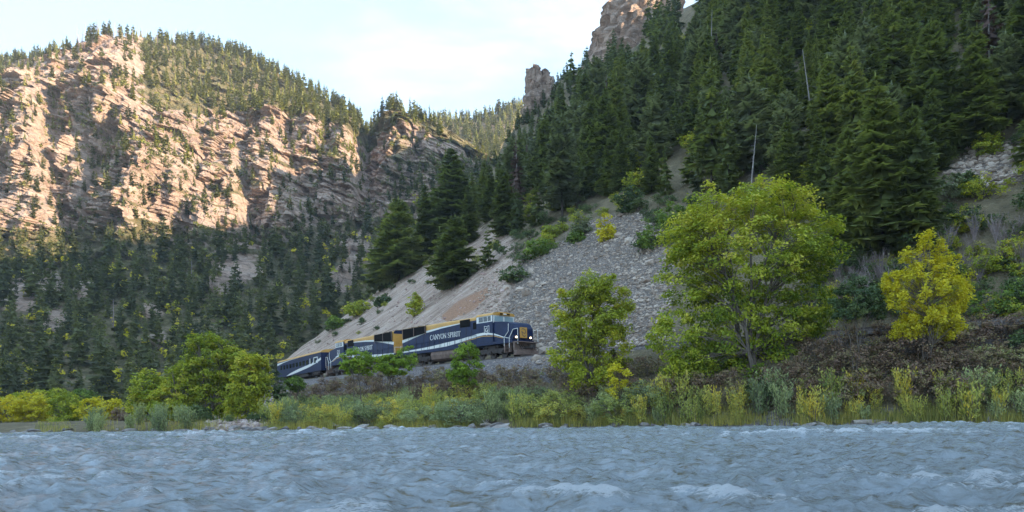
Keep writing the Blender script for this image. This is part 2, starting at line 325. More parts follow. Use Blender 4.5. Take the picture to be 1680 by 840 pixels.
# ballast shoulder falls away from the track
px_, py_ = proj(X, Y, Z); okf = Y > 1
def softpoly(px, py, poly, w):
    d = polydist(px, py, poly+poly[:1]); return smooth(.5+np.where(inpoly(px, py, poly), d, -d)/w)
gate = okf*smooth((T_-2.5)/1.5)
at_s = np.maximum(softpoly(px_, py_, POLY_SCREE, 60), softpoly(px_, py_, POLY_SCREE2, 40))*gate; at_p = softpoly(px_, py_, POLY_PINK, 110)*gate*(Y < 200)
at_r = softpoly(px_, py_, POLY_RUST, 14)*gate; at_b = np.maximum((1-smooth((T_-3.4)/1.6))*np.where((px_ > 470) & (px_ < 935), smooth((T_+8.5)/3), smooth((T_+3.3)/.8)), 1-smooth((np.abs(DW+.2)-.7)/1.2))
hill_me = mesh_np('hillside', st3(X, Y, Z), grid_faces(len(rr), len(az)), [M['hill']], attrs={'scree': at_s, 'pink': at_p, 'rust': at_r, 'ballast': at_b}, smooth_=True)
link('hillside', hill_me, kind='structure')
nc = len(az); sub = (slice(0, None, 2), slice(0, None, 2))
Vg = st3(X, Y, Z).reshape(len(rr), nc, 3)[::2, ::2]; fr, fc = Vg.shape[:2]
BV_H = BVHTree.FromPolygons(Vg.reshape(-1, 3).tolist(), grid_faces(fr, fc).tolist())
# ---------------------------------------------------------------- canyon wall across the valley
MC = {  # photo column: (row, distance) of toe, mid forest, cliff foot, ledge, rim, upper slope, ridge, behind
    -420: [(702, 185), (540, 270), (420, 360), (310, 400), (210, 440), (150, 520), (120, 640), (260, 800)],
    -100: [(700, 188), (535, 280), (410, 370), (300, 405), (150, 445), (120, 520), (100, 640), (260, 800)],
    0:   [(698, 190), (530, 285), (400, 380), (290, 415), (150, 455), (128, 520), (105, 650), (260, 800)],
    50:  [(697, 190), (530, 288), (402, 385), (290, 418), (150, 462), (112, 505), (98, 560), (260, 760)],
    110: [(696, 192), (530, 290), (405, 390), (300, 425), (150, 470), (95, 500), (78, 530), (240, 720)],
    160: [(695, 194), (530, 292), (400, 392), (295, 425), (145, 470), (85, 500), (66, 530), (240, 700)],
    200: [(694, 196), (530, 295), (398, 390), (280, 420), (130, 465), (80, 500), (64, 540), (240, 700)],
    250: [(693, 198), (530, 298), (395, 388), (270, 415), (180, 455), (110, 520), (62, 590), (240, 720)],
    320: [(692, 200), (530, 300), (395, 390), (275, 420), (195, 470), (130, 540), (70, 610), (240, 740)],
    400: [(690, 202), (530, 305), (400, 400), (285, 430), (195, 490), (140, 550), (88, 610), (250, 740)],
    460: [(688, 205), (530, 310), (400, 405), (290, 440), (190, 490), (155, 540), (122, 590), (250, 730)],
    520: [(686, 208), (520, 315), (395, 410), (285, 445), (205, 485), (180, 520), (152, 560), (260, 720)],
    580: [(684, 210), (515, 320), (385, 415), (280, 450), (220, 480), (200, 505), (186, 540), (280, 700)],
    612: [(642, 237), (510, 322), (380, 420), (300, 470), (260, 500), (240, 530), (225, 560), (290, 700)],
    635: [(640, 238), (508, 324), (370, 420), (290, 455), (215, 478), (198, 492), (188, 510), (300, 680)],
    660: [(640, 239), (505, 325), (360, 420), (280, 452), (205, 476), (192, 490), (184, 510), (300, 680)],
    700: [(640, 240), (500, 325), (350, 420), (280, 450), (222, 474), (206, 488), (196, 508), (300, 680)],
    750: [(640, 240), (500, 325), (350, 420), (290, 448), (245, 470), (232, 485), (222, 505), (310, 680)],
    790: [(640, 240), (500, 325), (360, 420), (310, 450), (275, 470), (258, 485), (245, 505), (320, 680)],
    860: [(640, 240), (510, 325), (400, 420), (360, 450), (330, 470), (320, 485), (310, 505), (370, 680)],
    960: [(640, 240), (560, 325), (500, 420), (470, 450), (450, 470), (440, 485), (430, 505), (480, 680)]}
mk = sorted(MC); karr = np.array([MC[k] for k in mk], float)    # cols, knots, 2
ncol = 590; pc = np.linspace(-420, 960, ncol)
segn = [16, 46, 100, 100, 60, 40, 10]; vs = np.concatenate([np.linspace(i, i+1, n_, endpoint=False) for i, n_ in enumerate(segn)]+[[7.0]])
kc = np.stack([np.stack([np.interp(pc, mk, karr[:, j, c]) for c in (0, 1)], -1) for j in range(8)], 0)   # 8,ncol,2
def at_v(v):
    j = np.minimum(v.astype(int), 6); f = (v-j)[:, None, None]; return kc[j]*(1-f)+kc[j+1]*f
G = at_v(vs)
ker = np.ones(7)/7
for c in (0, 1):   # soften the kinks of the profile
    g = np.pad(G[:, :, c], ((3, 3), (0, 0)), 'edge'); G[:, :, c] = sum(g[i:i+len(vs)] for i in range(7))/7
PYg, Yg = G[..., 0], G[..., 1]; PXg = np.repeat(pc[None], len(vs), 0); Vv = np.repeat(vs[:, None], ncol, 1)
rel = np.zeros_like(Yg)
for pts, wdt, amp in (   # buttresses (toward the river) and gullies, as seen on the wall
        ([(195, 75), (175, 120), (215, 205), (235, 260), (215, 340), (200, 400)], 38, -34),
        ([(300, 205), (270, 250), (330, 330), (350, 390)], 32, -20), ([(40, 135), (60, 250), (90, 380)], 34, -20),
        ([(450, 185), (440, 230), (470, 330), (500, 400)], 30, -20), ([(580, 200), (560, 260), (600, 330)], 26, -16),
        ([(520, 180), (510, 250), (540, 330)], 18, -12), ([(140, 140), (130, 220), (140, 340)], 18, -12),
        ([(655, 185), (665, 250), (640, 330)], 22, -14), ([(725, 215), (720, 270), (700, 330)], 20, -12), ([(375, 190), (390, 290), (400, 380)], 16, -10),
        ([(100, 160), (100, 260), (120, 400)], 14, 18), ([(215, 140), (190, 230), (170, 330), (165, 400)], 12, 24),
        ([(350, 170), (340, 260), (300, 400)], 12, 14), ([(420, 170), (405, 260), (420, 400)], 12, 14),
        ([(610, 200), (612, 270), (590, 380)], 12, 26), ([(480, 190), (490, 300)], 9, 10), ([(550, 200), (535, 300)], 9, 10), ([(690, 205), (685, 300), (650, 380)], 9, 12), ([(15, 150), (10, 300), (0, 400)], 14, 14)):
    d = polydist(PXg, PYg, pts); rel += (.72 if amp < 0 else .42)*amp*np.exp(-(d/wdt)**2)
cliff = smooth((Vv-1.2)/.8)*(1-.35*smooth((Vv-4.2)/1.0))*(1-smooth((Vv-6.0)/.5))
Yb = Yg+rel*cliff
a_ = (PXg-840)/F; b_ = (HY-PYg)/F
def pos_of(Yx): return (a_*cs+b_*sn)*Yx, Yx, (-a_*sn+b_*cs)*Yx+H0
X1, Y1, Z1 = pos_of(Yb); p = st3(X1.ravel(), Y1.ravel(), Z1.ravel())
wob = fbm(p*.02, 3, 77)
lay = (p[:, 2]+p[:, 0]*.30+wob*14)/9.0; lf = lay-np.floor(lay)
lay2 = (p[:, 2]+p[:, 0]*.30+wob*14)/3.1; lf2 = lay2-np.floor(lay2)
hard = vnoise(st3(np.floor(lay)*3.7, np.floor(lay)*1.3, p[:, 0]*.012), 8)
pj = p*np.array([.055, .02, .010]); joints = fbm(pj, 5, 90, ridge=True, gain=.6)
wj = fbm(p*.03, 3, 5)[:, None]
cell = vnoise(np.floor(p*[.085, .05, .05]+wj*.9+p[:, :1]*[0, 0, .015]), 12)*1.2+.6*vnoise(np.floor(p*[.22, .10, .16]+wj*1.4+p[:, :1]*[0, 0, .05]), 15)
lump = fbm(p*.03, 5, 55, ridge=True, gain=.55)
dsp = (-5*joints-7*lump+3.6*(lf**1.5-.5)*(.6+1.2*hard)*(.5+wob)+1.3*(lf2-.5)-4.2*cell-2.5*hard)*cliff.ravel() + 3*fbm(p*.06, 3, 61)*(1-cliff.ravel())
V1 = p.copy(); V1[:, 1] += dsp; V1[:, 0] += dsp*(.22+.55*fbm(p*.012, 2, 14)); V1[:, 2] += fbm(p*.05, 4, 65)*3.0*(1-smooth((Vv-6.1)/.6)).ravel()*smooth(Vv/1.0).ravel()
soil = np.where(Vv < 1.9, 1.0, .0)+np.where((Vv >= 1.9) & (Vv < 2.2), .6, 0)+np.where((Vv > 4.1), .45+.35*smooth((PXg-200)/120)-.5*((PXg > 40) & (PXg < 240)), 0)
soil = soil.ravel()+.55*np.exp(-((lf-.12)/.12)**2)*cliff.ravel()+.35*fbm(p*.02, 3, 19)*(Vv.ravel() > 1.9)+.35*((wob > .25))
# shade-loving scrub on ledges keeps its own noise; outcrops break the forest
for (ox, oy, orr) in ((75, 470, 34), (35, 500, 26), (400, 445, 40), (375, 470, 22), (150, 478, 18), (255, 515, 20), (590, 420, 30), (95, 525, 22), (575, 452, 12), (270, 560, 14), (560, 465, 20)):
    e = np.exp(-(((PXg-ox)/orr)**2+((PYg-oy)/(orr*.8))**2)).ravel(); soil -= 1.5*e; V1[:, 1] -= 9*e*(1+.6*joints)
mt_f = grid_faces(len(vs), ncol)
mt_me = mesh_np('mountain', V1, mt_f[:, ::-1], [M['mountain']], attrs={'soil': soil}, smooth_=False)
link('mountain', mt_me, kind='structure')
Vg = V1.reshape(len(vs), ncol, 3)[::2, ::2]; fr, fc = Vg.shape[:2]
BV_M = BVHTree.FromPolygons(Vg.reshape(-1, 3).tolist(), grid_faces(fr, fc).tolist())
SOILG = soil.reshape(len(vs), ncol)
# forested ridges behind the wall
def ridge_sheet(cols, name):
    ks = sorted(cols); pc2 = np.linspace(ks[0], ks[-1], 160); n_ = 60
    top = np.interp(pc2, ks, [cols[k][0] for k in ks]); Yt = np.interp(pc2, ks, [cols[k][1] for k in ks]); base = np.interp(pc2, ks, [cols[k][2] for k in ks])
    f = np.linspace(0, 1, n_)[:, None]; py = base+(top-base)*f; Yd = Yt-260*(1-f)
    f2 = np.linspace(0.1, 1, 8)[:, None]; py = np.concatenate([py, top+f2*120]); Yd = np.concatenate([Yd, Yt+f2*200])
    px = np.repeat(pc2[None], len(py), 0); a = (px-840)/F; b = (HY-py)/F
    p = st3(((a*cs+b*sn)*Yd).ravel(), Yd.ravel(), ((-a*sn+b*cs)*Yd+H0).ravel())
    p[:, 2] += 5*fbm(p*.02, 4, 70); me = mesh_np(name, p, grid_faces(len(py), 160)[:, ::-1], [M['mountain']], attrs={'soil': np.full(len(p), .8)+.5*fbm(p*.02, 3, 4)}, smooth_=True)
    link(name, me, kind='structure'); return BVHTree.FromPolygons(p.tolist(), grid_faces(len(py), 160).tolist())
BV_F = ridge_sheet({560: (240, 800, 300), 600: (212, 800, 300), 640: (190, 800, 300), 700: (198, 810, 300), 780: (196, 820, 320), 830: (182, 830, 340), 870: (170, 850, 350), 905: (185, 900, 350), 960: (230, 950, 350)}, 'far_hill')
BV_L = ridge_sheet({-420: (85, 950, 180), -200: (92, 950, 180), 0: (98, 900, 180), 60: (112, 880, 200), 130: (150, 860, 220)}, 'far_ridge')
gme = mesh_np('ground', [(-1300, -650, -6), (1300, -650, -6), (1300, 1850, -6), (-1300, 1850, -6)], [[0, 1, 2, 3]], [M['hill']], attrs={'scree': [0]*4, 'pink': [0]*4, 'rust': [0]*4, 'ballast': [0]*4})
link('ground', gme, kind='structure')
ORG = Vector((0, 0, H0))
def hit(px, py, which='HMFL'):
    d = ray(px, py).normalized(); best = None
    for c, bv in (('H', BV_H), ('M', BV_M), ('F', BV_F), ('L', BV_L)):
        if c not in which: continue
        h = bv.ray_cast(ORG, d, 3000)
        if h[0] and (best is None or h[3] < best[1]): best = (h[0], h[3], c)
    return best
# ---------------------------------------------------------------- river
az2 = np.radians(np.concatenate([np.linspace(-85, -42, 40, endpoint=False), np.linspace(-42, 42, 500, endpoint=False), np.linspace(42, 120, 40)]))
rr2 = np.exp(np.linspace(math.log(3.0), math.log(170), 320))
A, RR = np.meshgrid(az2, rr2); X = (RR*np.sin(A)).ravel(); Y = (RR*np.cos(A)).ravel()
ca, sa = math.cos(.35), math.sin(.35)
def rp(sx, sy, seed=0): return st3((X*ca+Y*sa)/sx+.25*vnoise(st3(X/3, Y/3, X*0), 2+seed), (-X*sa+Y*ca)/sy, X*0+seed)
w1 = fbm(rp(7.5, 4.2), 2, 1); w2 = fbm(rp(2.4, 1.3, 3), 3, 2, ridge=True); w3 = fbm(rp(.8, .45, 5), 3, 7, ridge=True); w4 = vnoise(st3(X/14, Y/8, X*0), 33)
zone = smooth(.55+w4*.9)
w5 = fbm(rp(.38, .24, 9), 3, 17)
hw = .16*w1+(.13+.14*zone)*w2*1.0+.13*w3+.09*w5
dwv, _ = sdist(X, Y, WX[::2], WY[::2], WNX[::2], WNY[::2])
calm = smooth((-dwv)/3.5)*.8+.2
hw = hw*calm*np.clip(RR.ravel()/8, .5, 1)
fo = .62*smooth((w2-.30)*1.8+w1*.4)*(.25+.75*zone)*smooth((w3+.35)*1.4)+.34*smooth((w3-.20)*2.2)*smooth(w1+.2)*(.4+.6*zone)+.52*w5-.02
link('river', mesh_np('river', st3(X, Y, hw), grid_faces(len(rr2), len(az2)), [M['water']], attrs={'foam': fo}, smooth_=True), kind='structure')
# ================================================================ TRAIN
M['navy'] = mat('navy_blue_paint', color=(.009, .019, .062), rough=.45, spec=.25, noise=.3, nscale=.9)
M['gold'] = mat('ochre_gold_paint', color=(.62, .33, .075), rough=.45, noise=.12, nscale=1.2)
M['white'] = mat('off_white_paint', color=(.78, .76, .70), rough=.45, noise=.06, nscale=2)
M['brown'] = mat('dusty_brown_underframe', color=(.20, .135, .105), rough=.8, noise=.35, nscale=2)
M['black'] = mat('black_grille_metal', color=(.010, .009, .009), rough=.8, spec=.08)
M['under'] = mat('grimy_running_gear', color=(.060, .045, .038), rough=.8, noise=.4, nscale=4)
M['glass'] = mat('window_glass', color=(.02, .025, .03), rough=.06, spec=.8)
M['glass2'] = mat('windshield_glass', color=(.30, .40, .42), rough=.08, spec=.8)
M['lamp'] = mat('lit_headlamp', color=(1, .8, .5), emit=((1.0, .72, .38), 1.3))
M['steel'] = mat('rail_steel', color=(.09, .065, .055), rough=.5, noise=.3, nscale=3)
M['tie'] = mat('creosoted_sleeper', color=(.07, .055, .045), rough=.9, noise=.3, nscale=4)
class MB:
    def __init__(s): s.v = []; s.f = []
    def add(s, vs, fs):
        n = len(s.v); s.v += [tuple(v) for v in vs]; s.f += [tuple(i+n for i in f) for f in fs]; return s
    def box(s, x0, x1, y0, y1, z0, z1):
        return s.add([(x, y, z) for x in (x0, x1) for y in (y0, y1) for z in (z0, z1)],
                     [(0, 1, 3, 2), (4, 6, 7, 5), (0, 4, 5, 1), (2, 3, 7, 6), (0, 2, 6, 4), (1, 5, 7, 3)])
    def prism(s, poly, ax, a, b):      # poly in the other two axes, extruded along ax
        def v(p, q): return {'x': (q, p[0], p[1]), 'y': (p[0], q, p[1]), 'z': (p[0], p[1], q)}[ax]
        n = len(poly)
        return s.add([v(p, a) for p in poly]+[v(p, b) for p in poly], [tuple(range(n))[::-1], tuple(range(n, 2*n))]+[(i, (i+1) % n, n+(i+1) % n, n+i) for i in range(n)])
    def cyl(s, c, r, ax, a, b, n=14, r2=None):
        poly = [(c[0]+r*math.cos(k*2*math.pi/n), c[1]+r*math.sin(k*2*math.pi/n)) for k in range(n)]; return s.prism(poly, ax, a, b)
    def bar(s, p, q, r, n=5):
        p = Vector(p); q = Vector(q); d = (q-p).normalized(); u = d.orthogonal().normalized(); w = d.cross(u)
        vs = [c+u*r*math.cos(k*2*math.pi/n)+w*r*math.sin(k*2*math.pi/n) for c in (p, q) for k in range(n)]
        return s.add(vs, [(i, (i+1) % n, n+(i+1) % n, n+i) for i in range(n)]+[tuple(range(n))[::-1], tuple(range(n, 2*n))])
    def strip(s, pts, side, y, th=.012):     # pts: (x, zlow, zhigh) on a side wall
        for (x0, a0, b0), (x1, a1, b1) in zip(pts[:-1], pts[1:]):
            s.prism([(x0, a0), (x1, a1), (x1, b1), (x0, b0)], 'y', side*y, side*(y+th))
        return s
    def stroke(s, pts, w, side, y, th=.02):  # polyline (x, z) of width w (or per-point widths)
        for i, (p, q) in enumerate(zip(pts[:-1], pts[1:])):
            w0, w1 = (w, w) if not isinstance(w, (list, tuple)) else (w[i], w[i+1])
            d = Vector((q[0]-p[0], q[1]-p[1])); n = Vector((-d.y, d.x)).normalized(); e = d.normalized()*.004
            s.prism([(p[0]-e.x-n.x*w0/2, p[1]-e.y-n.y*w0/2), (q[0]+e.x-n.x*w1/2, q[1]+e.y-n.y*w1/2), (q[0]+e.x+n.x*w1/2, q[1]+e.y+n.y*w1/2), (p[0]-e.x+n.x*w0/2, p[1]-e.y+n.y*w0/2)], 'y', side*y, side*(y+th))
        return s
    def obj(s, name, m, parent=None, **kw):
        me = bpy.data.meshes.new(name); me.from_pydata(s.v, [], s.f); me.materials.append(M[m]); me.update()
        o = link(name, me, parent, **kw)
        if name in ('door_seams', 'grille_frame', 'handrail', 'brake_hose', 'white_window_surround', 'step', 'grab_rail', 'horn'): o['kind'] = 'stuff'
        return o
def arc(cx, cy, rx, ry, a0, a1, n=8): return [(cx+rx*math.cos(R(a0+(a1-a0)*i/n)), cy+ry*math.sin(R(a0+(a1-a0)*i/n))) for i in range(n+1)]
K_, k_ = .15, .065
GL = {'C': ([(arc(.36, .5, .34, .5, 55, 305, 12), [k_]+[.08, .1, .13, .15, K_, K_, K_, .15, .13, .1, .08, k_]), ([(.57, .72), (.57, .95)], .05)], .66),
      'A': ([([(.04, .02), (.34, 1)], k_), ([(.36, 1), (.66, .02)], K_), ([(.14, .34), (.54, .34)], k_), ([(-.03, .02), (.14, .02)], .05), ([(.52, .02), (.78, .02)], .05)], .76),
      'N': ([([(.10, .0), (.10, 1)], k_), ([(.10, 1), (.62, .02)], K_), ([(.62, 0), (.62, 1)], k_), ([(0, .02), (.2, .02)], .05), ([(.52, .98), (.74, .98)], .05), ([(-.02, .98), (.12, .98)], .05)], .76),
      'Y': ([([(.02, 1), (.34, .48)], K_), ([(.64, 1), (.36, .48)], k_), ([(.35, .5), (.35, 0)], K_), ([(-.06, .98), (.16, .98)], .05), ([(.54, .98), (.74, .98)], .05), ([(.22, .02), (.48, .02)], .05)], .72),
      'O': ([(arc(.37, .5, .33, .47, 90, 450, 16), [k_, .09, .13, K_, K_, K_, .13, .09, k_, .09, .13, K_, K_, K_, .13, .09, k_])], .78),
      'S': ([([(.46, .78), (.44, .92), (.26, .98), (.09, .88), (.08, .70), (.22, .56), (.40, .44), (.50, .30), (.46, .10), (.26, .02), (.06, .08), (.04, .26)], [.05, .06, .07, .1, .13, K_, K_, .13, .1, .07, .06, .05])], .60),
      'P': ([([(.14, 0), (.14, 1)], K_), ([(.14, .97), (.36, .97), (.52, .86), (.52, .62), (.36, .5), (.14, .5)], [k_, .08, .13, .13, .08, k_]), ([(.0, .02), (.28, .02)], .05), ([(0, .98), (.14, .98)], .05)], .62),
      'I': ([([(.14, 0), (.14, 1)], K_), ([(0, .02), (.28, .02)], .05), ([(0, .98), (.28, .98)], .05)], .36),
      'R': ([([(.14, 0), (.14, 1)], K_), ([(.14, .97), (.36, .97), (.50, .87), (.50, .64), (.36, .53), (.14, .53)], [k_, .08, .13, .13, .08, k_]), ([(.32, .53), (.62, .02)], .12), ([(.0, .02), (.28, .02)], .05), ([(.54, .02), (.70, .02)], .05)], .72),
      'T': ([([(.32, 0), (.32, 1)], K_), ([(.0, .97), (.64, .97)], k_), ([(.0, .97), (.0, .78)], .05), ([(.64, .97), (.64, .78)], .05), ([(.18, .02), (.46, .02)], .05)], .68), ' ': ([], .34)}
def lettering(parent, text, x0, z0, h, length, side, y):
    tot = sum(GL[c][1] for c in text); k = length/tot; x = 0
    for c in text:
        mb = MB()
        for pts, w in GL[c][0]:
            pp = [(x0+side*-1*(x+p[0])*k if side > 0 else x0+(x+p[0])*k, z0+p[1]*h) for p in pts]
            ws = [v*h for v in w] if isinstance(w, list) else w*h*1.1
            mb.stroke(pp, ws, side, y)
        if GL[c][0]: mb.obj('letter', 'white', parent)
        x += GL[c][1]
def crest(parent, cx, cz, h, side, y, m='white'):
    w = h*.40
    sh = [(-w, .5*h), (0, .42*h), (w, .5*h), (w, -.2*h), (.55*w, -.38*h), (0, -.5*h), (-.55*w, -.38*h), (-w, -.2*h), (-w, .5*h)]
    mb = MB().stroke([(cx+p[0], cz+p[1]) for p in sh], h*.05, side, y)
    mb.stroke([(cx+side*-1*p[0]*w if side > 0 else cx+p[0]*w, cz+p[1]*h) for p in ((.55, .22), (.25, .30), (-.3, .22), (-.6, .02), (-.3, -.12), (.3, -.02), (.5, .12), (.35, -.2), (-.1, -.34), (-.45, -.26))], [h*.04, h*.05, h*.07, h*.09, h*.08, h*.05, h*.05, h*.07, h*.05, h*.04], side, y)
    return mb.obj('crest', m, parent)
ROOF = lambda hw, z0, zs, zt: [(-hw, z0), (hw, z0), (hw, zs)]+arc(hw-.42, zs, .42, (zt-zs)*.8, 0, 70, 3)[1:]+[(.45, zt), (-.45, zt)]+[(-a, b) for a, b in arc(hw-.42, zs, .42, (zt-zs)*.8, 70, 0, 3)[:-1]]+[(-hw, zs)]
def truck(root, cx, n=3, gap=1.9):
    t = MB()
    for sd_ in (-1, 1):
        t.prism([(cx-gap*(n-1)/2-.7, .62), (cx-gap*(n-1)/2-.4, .5), (cx+gap*(n-1)/2+.4, .5), (cx+gap*(n-1)/2+.7, .62), (cx+gap*(n-1)/2+.5, .98), (cx-gap*(n-1)/2-.5, .98)], 'y', sd_*1.12, sd_*1.28)
        for i in range(n):
            x = cx+(i-(n-1)/2)*gap; t.box(x-.22, x+.22, min(sd_*1.28, sd_*1.42), max(sd_*1.28, sd_*1.42), .36, .74)
            t.cyl((x, .53), .12, 'y', sd_*1.28, sd_*1.46, 8)
        for i in range(n-1):
            x = cx+(i+.5-(n-1)/2)*gap
            for k in (-.22, .22): t.cyl((x+k, sd_*1.2), .11, 'z', .58, 1.2, 7)
    t.box(cx-1.2, cx+1.2, -1.1, 1.1, .75, 1.35)
    o = t.obj('truck', 'under', root)
    for i in range(n):
        x = cx+(i-(n-1)/2)*gap
        for sd_ in (-1, 1):
            w = MB().cyl((x, .5), .5, 'y', sd_*.76, sd_*.90, 20); w.cyl((x, .5), .18, 'y', sd_*.90, sd_*1.02, 10); w.obj('wheel', 'steel', o)
    return o
def locomotive(name, label):
    r = bpy.data.objects.new(name, None); COL.objects.link(r); r['label'] = label; r['category'] = 'locomotive'; r['group'] = 'navy and gold diesel engines at the head of the train'
    MB().box(-22.0, -1.1, -1.5, 1.5, 1.42, 1.72).obj('underframe', 'navy', r)
    MB().prism(ROOF(1.36, 1.723, 4.45, 4.74), 'x', -21.6, -6.9).obj('hood', 'navy', r)
    MB().prism([(-1.375, 4.452), (1.375, 4.452)]+arc(.94, 4.455, .43, .245, 5, 70, 3)+[(.45, 4.755), (-.45, 4.755)]+[(-a, b) for a, b in arc(.94, 4.455, .43, .245, 70, 5, 3)], 'x', -21.58, -6.96).obj('hood_roof', 'gold', r)
    MB().prism(ROOF(1.5, 1.723, 4.5, 4.86), 'x', -6.897, -4.15).obj('cab', 'navy', r)
    MB().prism([(-4.147, 1.723), (-1.25, 1.723), (-1.05, 1.95), (-1.08, 2.9), (-1.5, 3.42), (-2.0, 3.62), (-4.147, 3.84)], 'y', -1.38, 1.38).obj('nose', 'navy', r)
    MB().prism([(-1.49, 4.53)]+[(a, b) for a, b in reversed(arc(1.08, 4.53, .45, .30, 0, 70, 3))][:0]+[(1.53, 4.53)]+arc(1.10, 4.54, .44, .31, 5, 70, 3)+[(.45, 4.90), (-.45, 4.90)]+[(-a, b) for a, b in arc(1.10, 4.54, .44, .31, 70, 5, 3)]+[(-1.53, 4.53)], 'x', -6.95, -4.05).obj('cab_roof', 'gold', r)
    # gold upper panels, white bands, black intakes on both sides
    up = [(-21.6, 2.92, 3.28), (-19, 3.36, 3.66), (-16.6, 3.72, 3.96), (-13.5, 3.98, 4.14), (-10.1, 4.14, 4.24), (-8.6, 4.24, 4.27)]
    lo = [(-21.6, 1.74, 1.90), (-18.7, 1.76, 1.97), (-15.5, 1.78, 2.10), (-12.6, 1.86, 2.30), (-10.2, 2.08, 2.44), (-8.07, 2.36, 2.66), (-6.92, 2.46, 2.76)]
    lc = [(-6.88, 2.46, 2.76), (-5.8, 2.54, 2.80), (-4.9, 2.52, 2.72), (-4.16, 2.42, 2.60)]
    ln = [(-4.14, 2.42, 2.60), (-3.4, 2.26, 2.38), (-2.7, 2.06, 2.14), (-1.5, 1.84, 1.88)]
    for sd_ in (-1, 1):
        MB().strip(up, sd_, 1.362).obj('stripe', 'white', r); m = MB().strip(lo, sd_, 1.362); m.strip(lc, sd_, 1.502); m.strip(ln, sd_, 1.382); m.obj('stripe', 'white', r)
        g = MB().strip([(x, b+.01, 4.46) for x, a, b in up], sd_, 1.362); g.prism([(x, z) for x, z in ((-8.6, 4.28), (-6.9, 4.28), (-6.9, 4.46), (-8.6, 4.46))], 'y', sd_*1.362, sd_*1.374)
        g.obj('gold_panel', 'gold', r)
        m = MB().strip([(-9.5, 2.08, 2.12), (-8.07, 2.22, 2.30), (-6.92, 2.32, 2.40)], sd_, 1.362); m.strip([(-6.88, 2.32, 2.40), (-5.8, 2.40, 2.48), (-4.16, 2.28, 2.36)], sd_, 1.502); m.strip([(-4.14, 2.28, 2.36), (-2.7, 1.96, 2.02)], sd_, 1.382); m.obj('gold_line', 'gold', r)
        MB().prism([(-21.3, 3.35), (-16.5, 3.75), (-16.5, 4.58), (-21.3, 4.58)], 'y', sd_*1.375, sd_*1.50).obj('radiator_grille', 'black', r)
        fr_ = MB()
        for x in (-21.3, -18.9, -16.5): fr_.box(x-.05, x+.05, min(sd_*1.5, sd_*1.53), max(sd_*1.5, sd_*1.53), 3.5, 4.56)
        fr_.obj('grille_frame', 'brown', r)
        MB().box(-9.9, -8.15, *sorted((sd_*1.376, sd_*1.44)), 3.72, 4.52).obj('intake_grille', 'black', r)
        MB().box(-7.6, -6.95, *sorted((sd_*1.376, sd_*1.42)), 3.35, 4.05).obj('vent_panel', 'black', r)
        wp = MB().box(-6.85, -4.2, *sorted((sd_*1.502, sd_*1.512)), 3.86, 4.53); wp.obj('cab_side_panel', 'white', r)
        for x0, x1 in ((-6.45, -5.75), (-5.66, -5.05), (-4.95, -4.45)): MB().box(x0, x1, *sorted((sd_*1.514, sd_*1.53)), 3.95, 4.48).obj('cab_window', 'glass', r)
        lt = bpy.data.objects.new('lettering', None); COL.objects.link(lt); lt.parent = r
        if sd_ < 0: lettering(lt, 'CANYON SPIRIT', -15.7, 2.82, .56, 5.8, -1, 1.364)
        else: lettering(lt, 'CANYON SPIRIT', -9.9, 2.82, .56, 5.8, 1, 1.364)
        crest(r, -5.15, 2.98, .98, sd_, 1.504)
        jn = MB()
        for x in (-20.2, -18.6, -17, -15.9, -14.9, -13.9, -12.9, -11.9, -10.9, -9.98, -8.9, -8.0): jn.box(x-.02, x+.02, *sorted((sd_*1.363, sd_*1.385)), 1.8, 3.3+(x+21)*.07)
        jn.obj('door_seams', 'under', r)
        hr = MB()
        for x in np.arange(-21.3, -6.9, 1.3): hr.bar((x, sd_*1.47, 1.72), (x, sd_*1.47, 2.62), .022)
        hr.bar((-21.3, sd_*1.47, 2.62), (-7.0, sd_*1.47, 2.62), .022); hr.obj('handrail', 'navy', r)
        f = MB()
        f.bar((-2.35, sd_*1.50, 1.1), (-2.35, sd_*1.50, 2.0), .04); f.bar((-2.35, sd_*1.50, 2.0), (-1.75, sd_*1.45, 2.6), .04); f.bar((-1.75, sd_*1.45, 2.6), (-1.75, sd_*1.42, 3.4), .035)
        f.bar((-1.55, sd_*1.50, .9), (-1.55, sd_*1.50, 1.95), .04); f.bar((-1.55, sd_*1.50, 1.95), (-1.0, sd_*1.45, 2.75), .04); f.bar((-1.0, sd_*1.45, 2.75), (-.35, sd_*1.40, 2.8), .03); f.bar((-.35, sd_*1.40, 1.2), (-.35, sd_*1.40, 2.8), .03)
        f.obj('grab_rail', 'white', r)
        st = MB().box(-2.4, -2.3, *sorted((sd_*1.15, sd_*1.5)), .45, 1.5); st.box(-1.6, -1.5, *sorted((sd_*1.15, sd_*1.5)), .45, 1.5)
        for z in (.5, .82, 1.14): st.box(-2.3, -1.6, *sorted((sd_*1.1, sd_*1.5)), z-.03, z)
        st.box(-2.3, -1.6, *sorted((sd_*1.12, sd_*1.15)), .5, 1.4); st.obj('step', 'brown', r)
        MB().cyl((-.48*sd_*0+sd_*1.0, 1.98), .09, 'x', -1.06, -.98, 12).obj('headlight', 'lamp', r)
    # front
    wf = MB().box(-4.14, -4.10, -1.46, 1.46, 3.75, 4.56); wf.obj('windshield_frame', 'white', r)
    for sd_ in (-1, 1): MB().prism([(sd_*.12, 3.90), (sd_*1.32, 3.90), (sd_*1.26, 4.42), (sd_*.12, 4.46)], 'x', -4.098, -4.07).obj('windshield', 'glass2', r)
    hb = MB().box(-4.1, -3.92, -.75, .75, 4.57, 4.80); h = hb.obj('number_board_housing', 'gold', r)
    for y in (-.11, .11): MB().cyl((y, 4.68), .09, 'x', -3.918, -3.86, 10).obj('headlamp', 'white', h)
    for sd_ in (-1, 1): MB().box(-3.918, -3.90, *sorted((sd_*.3, sd_*.68)), 4.61, 4.76).obj('number_board', 'black', h)
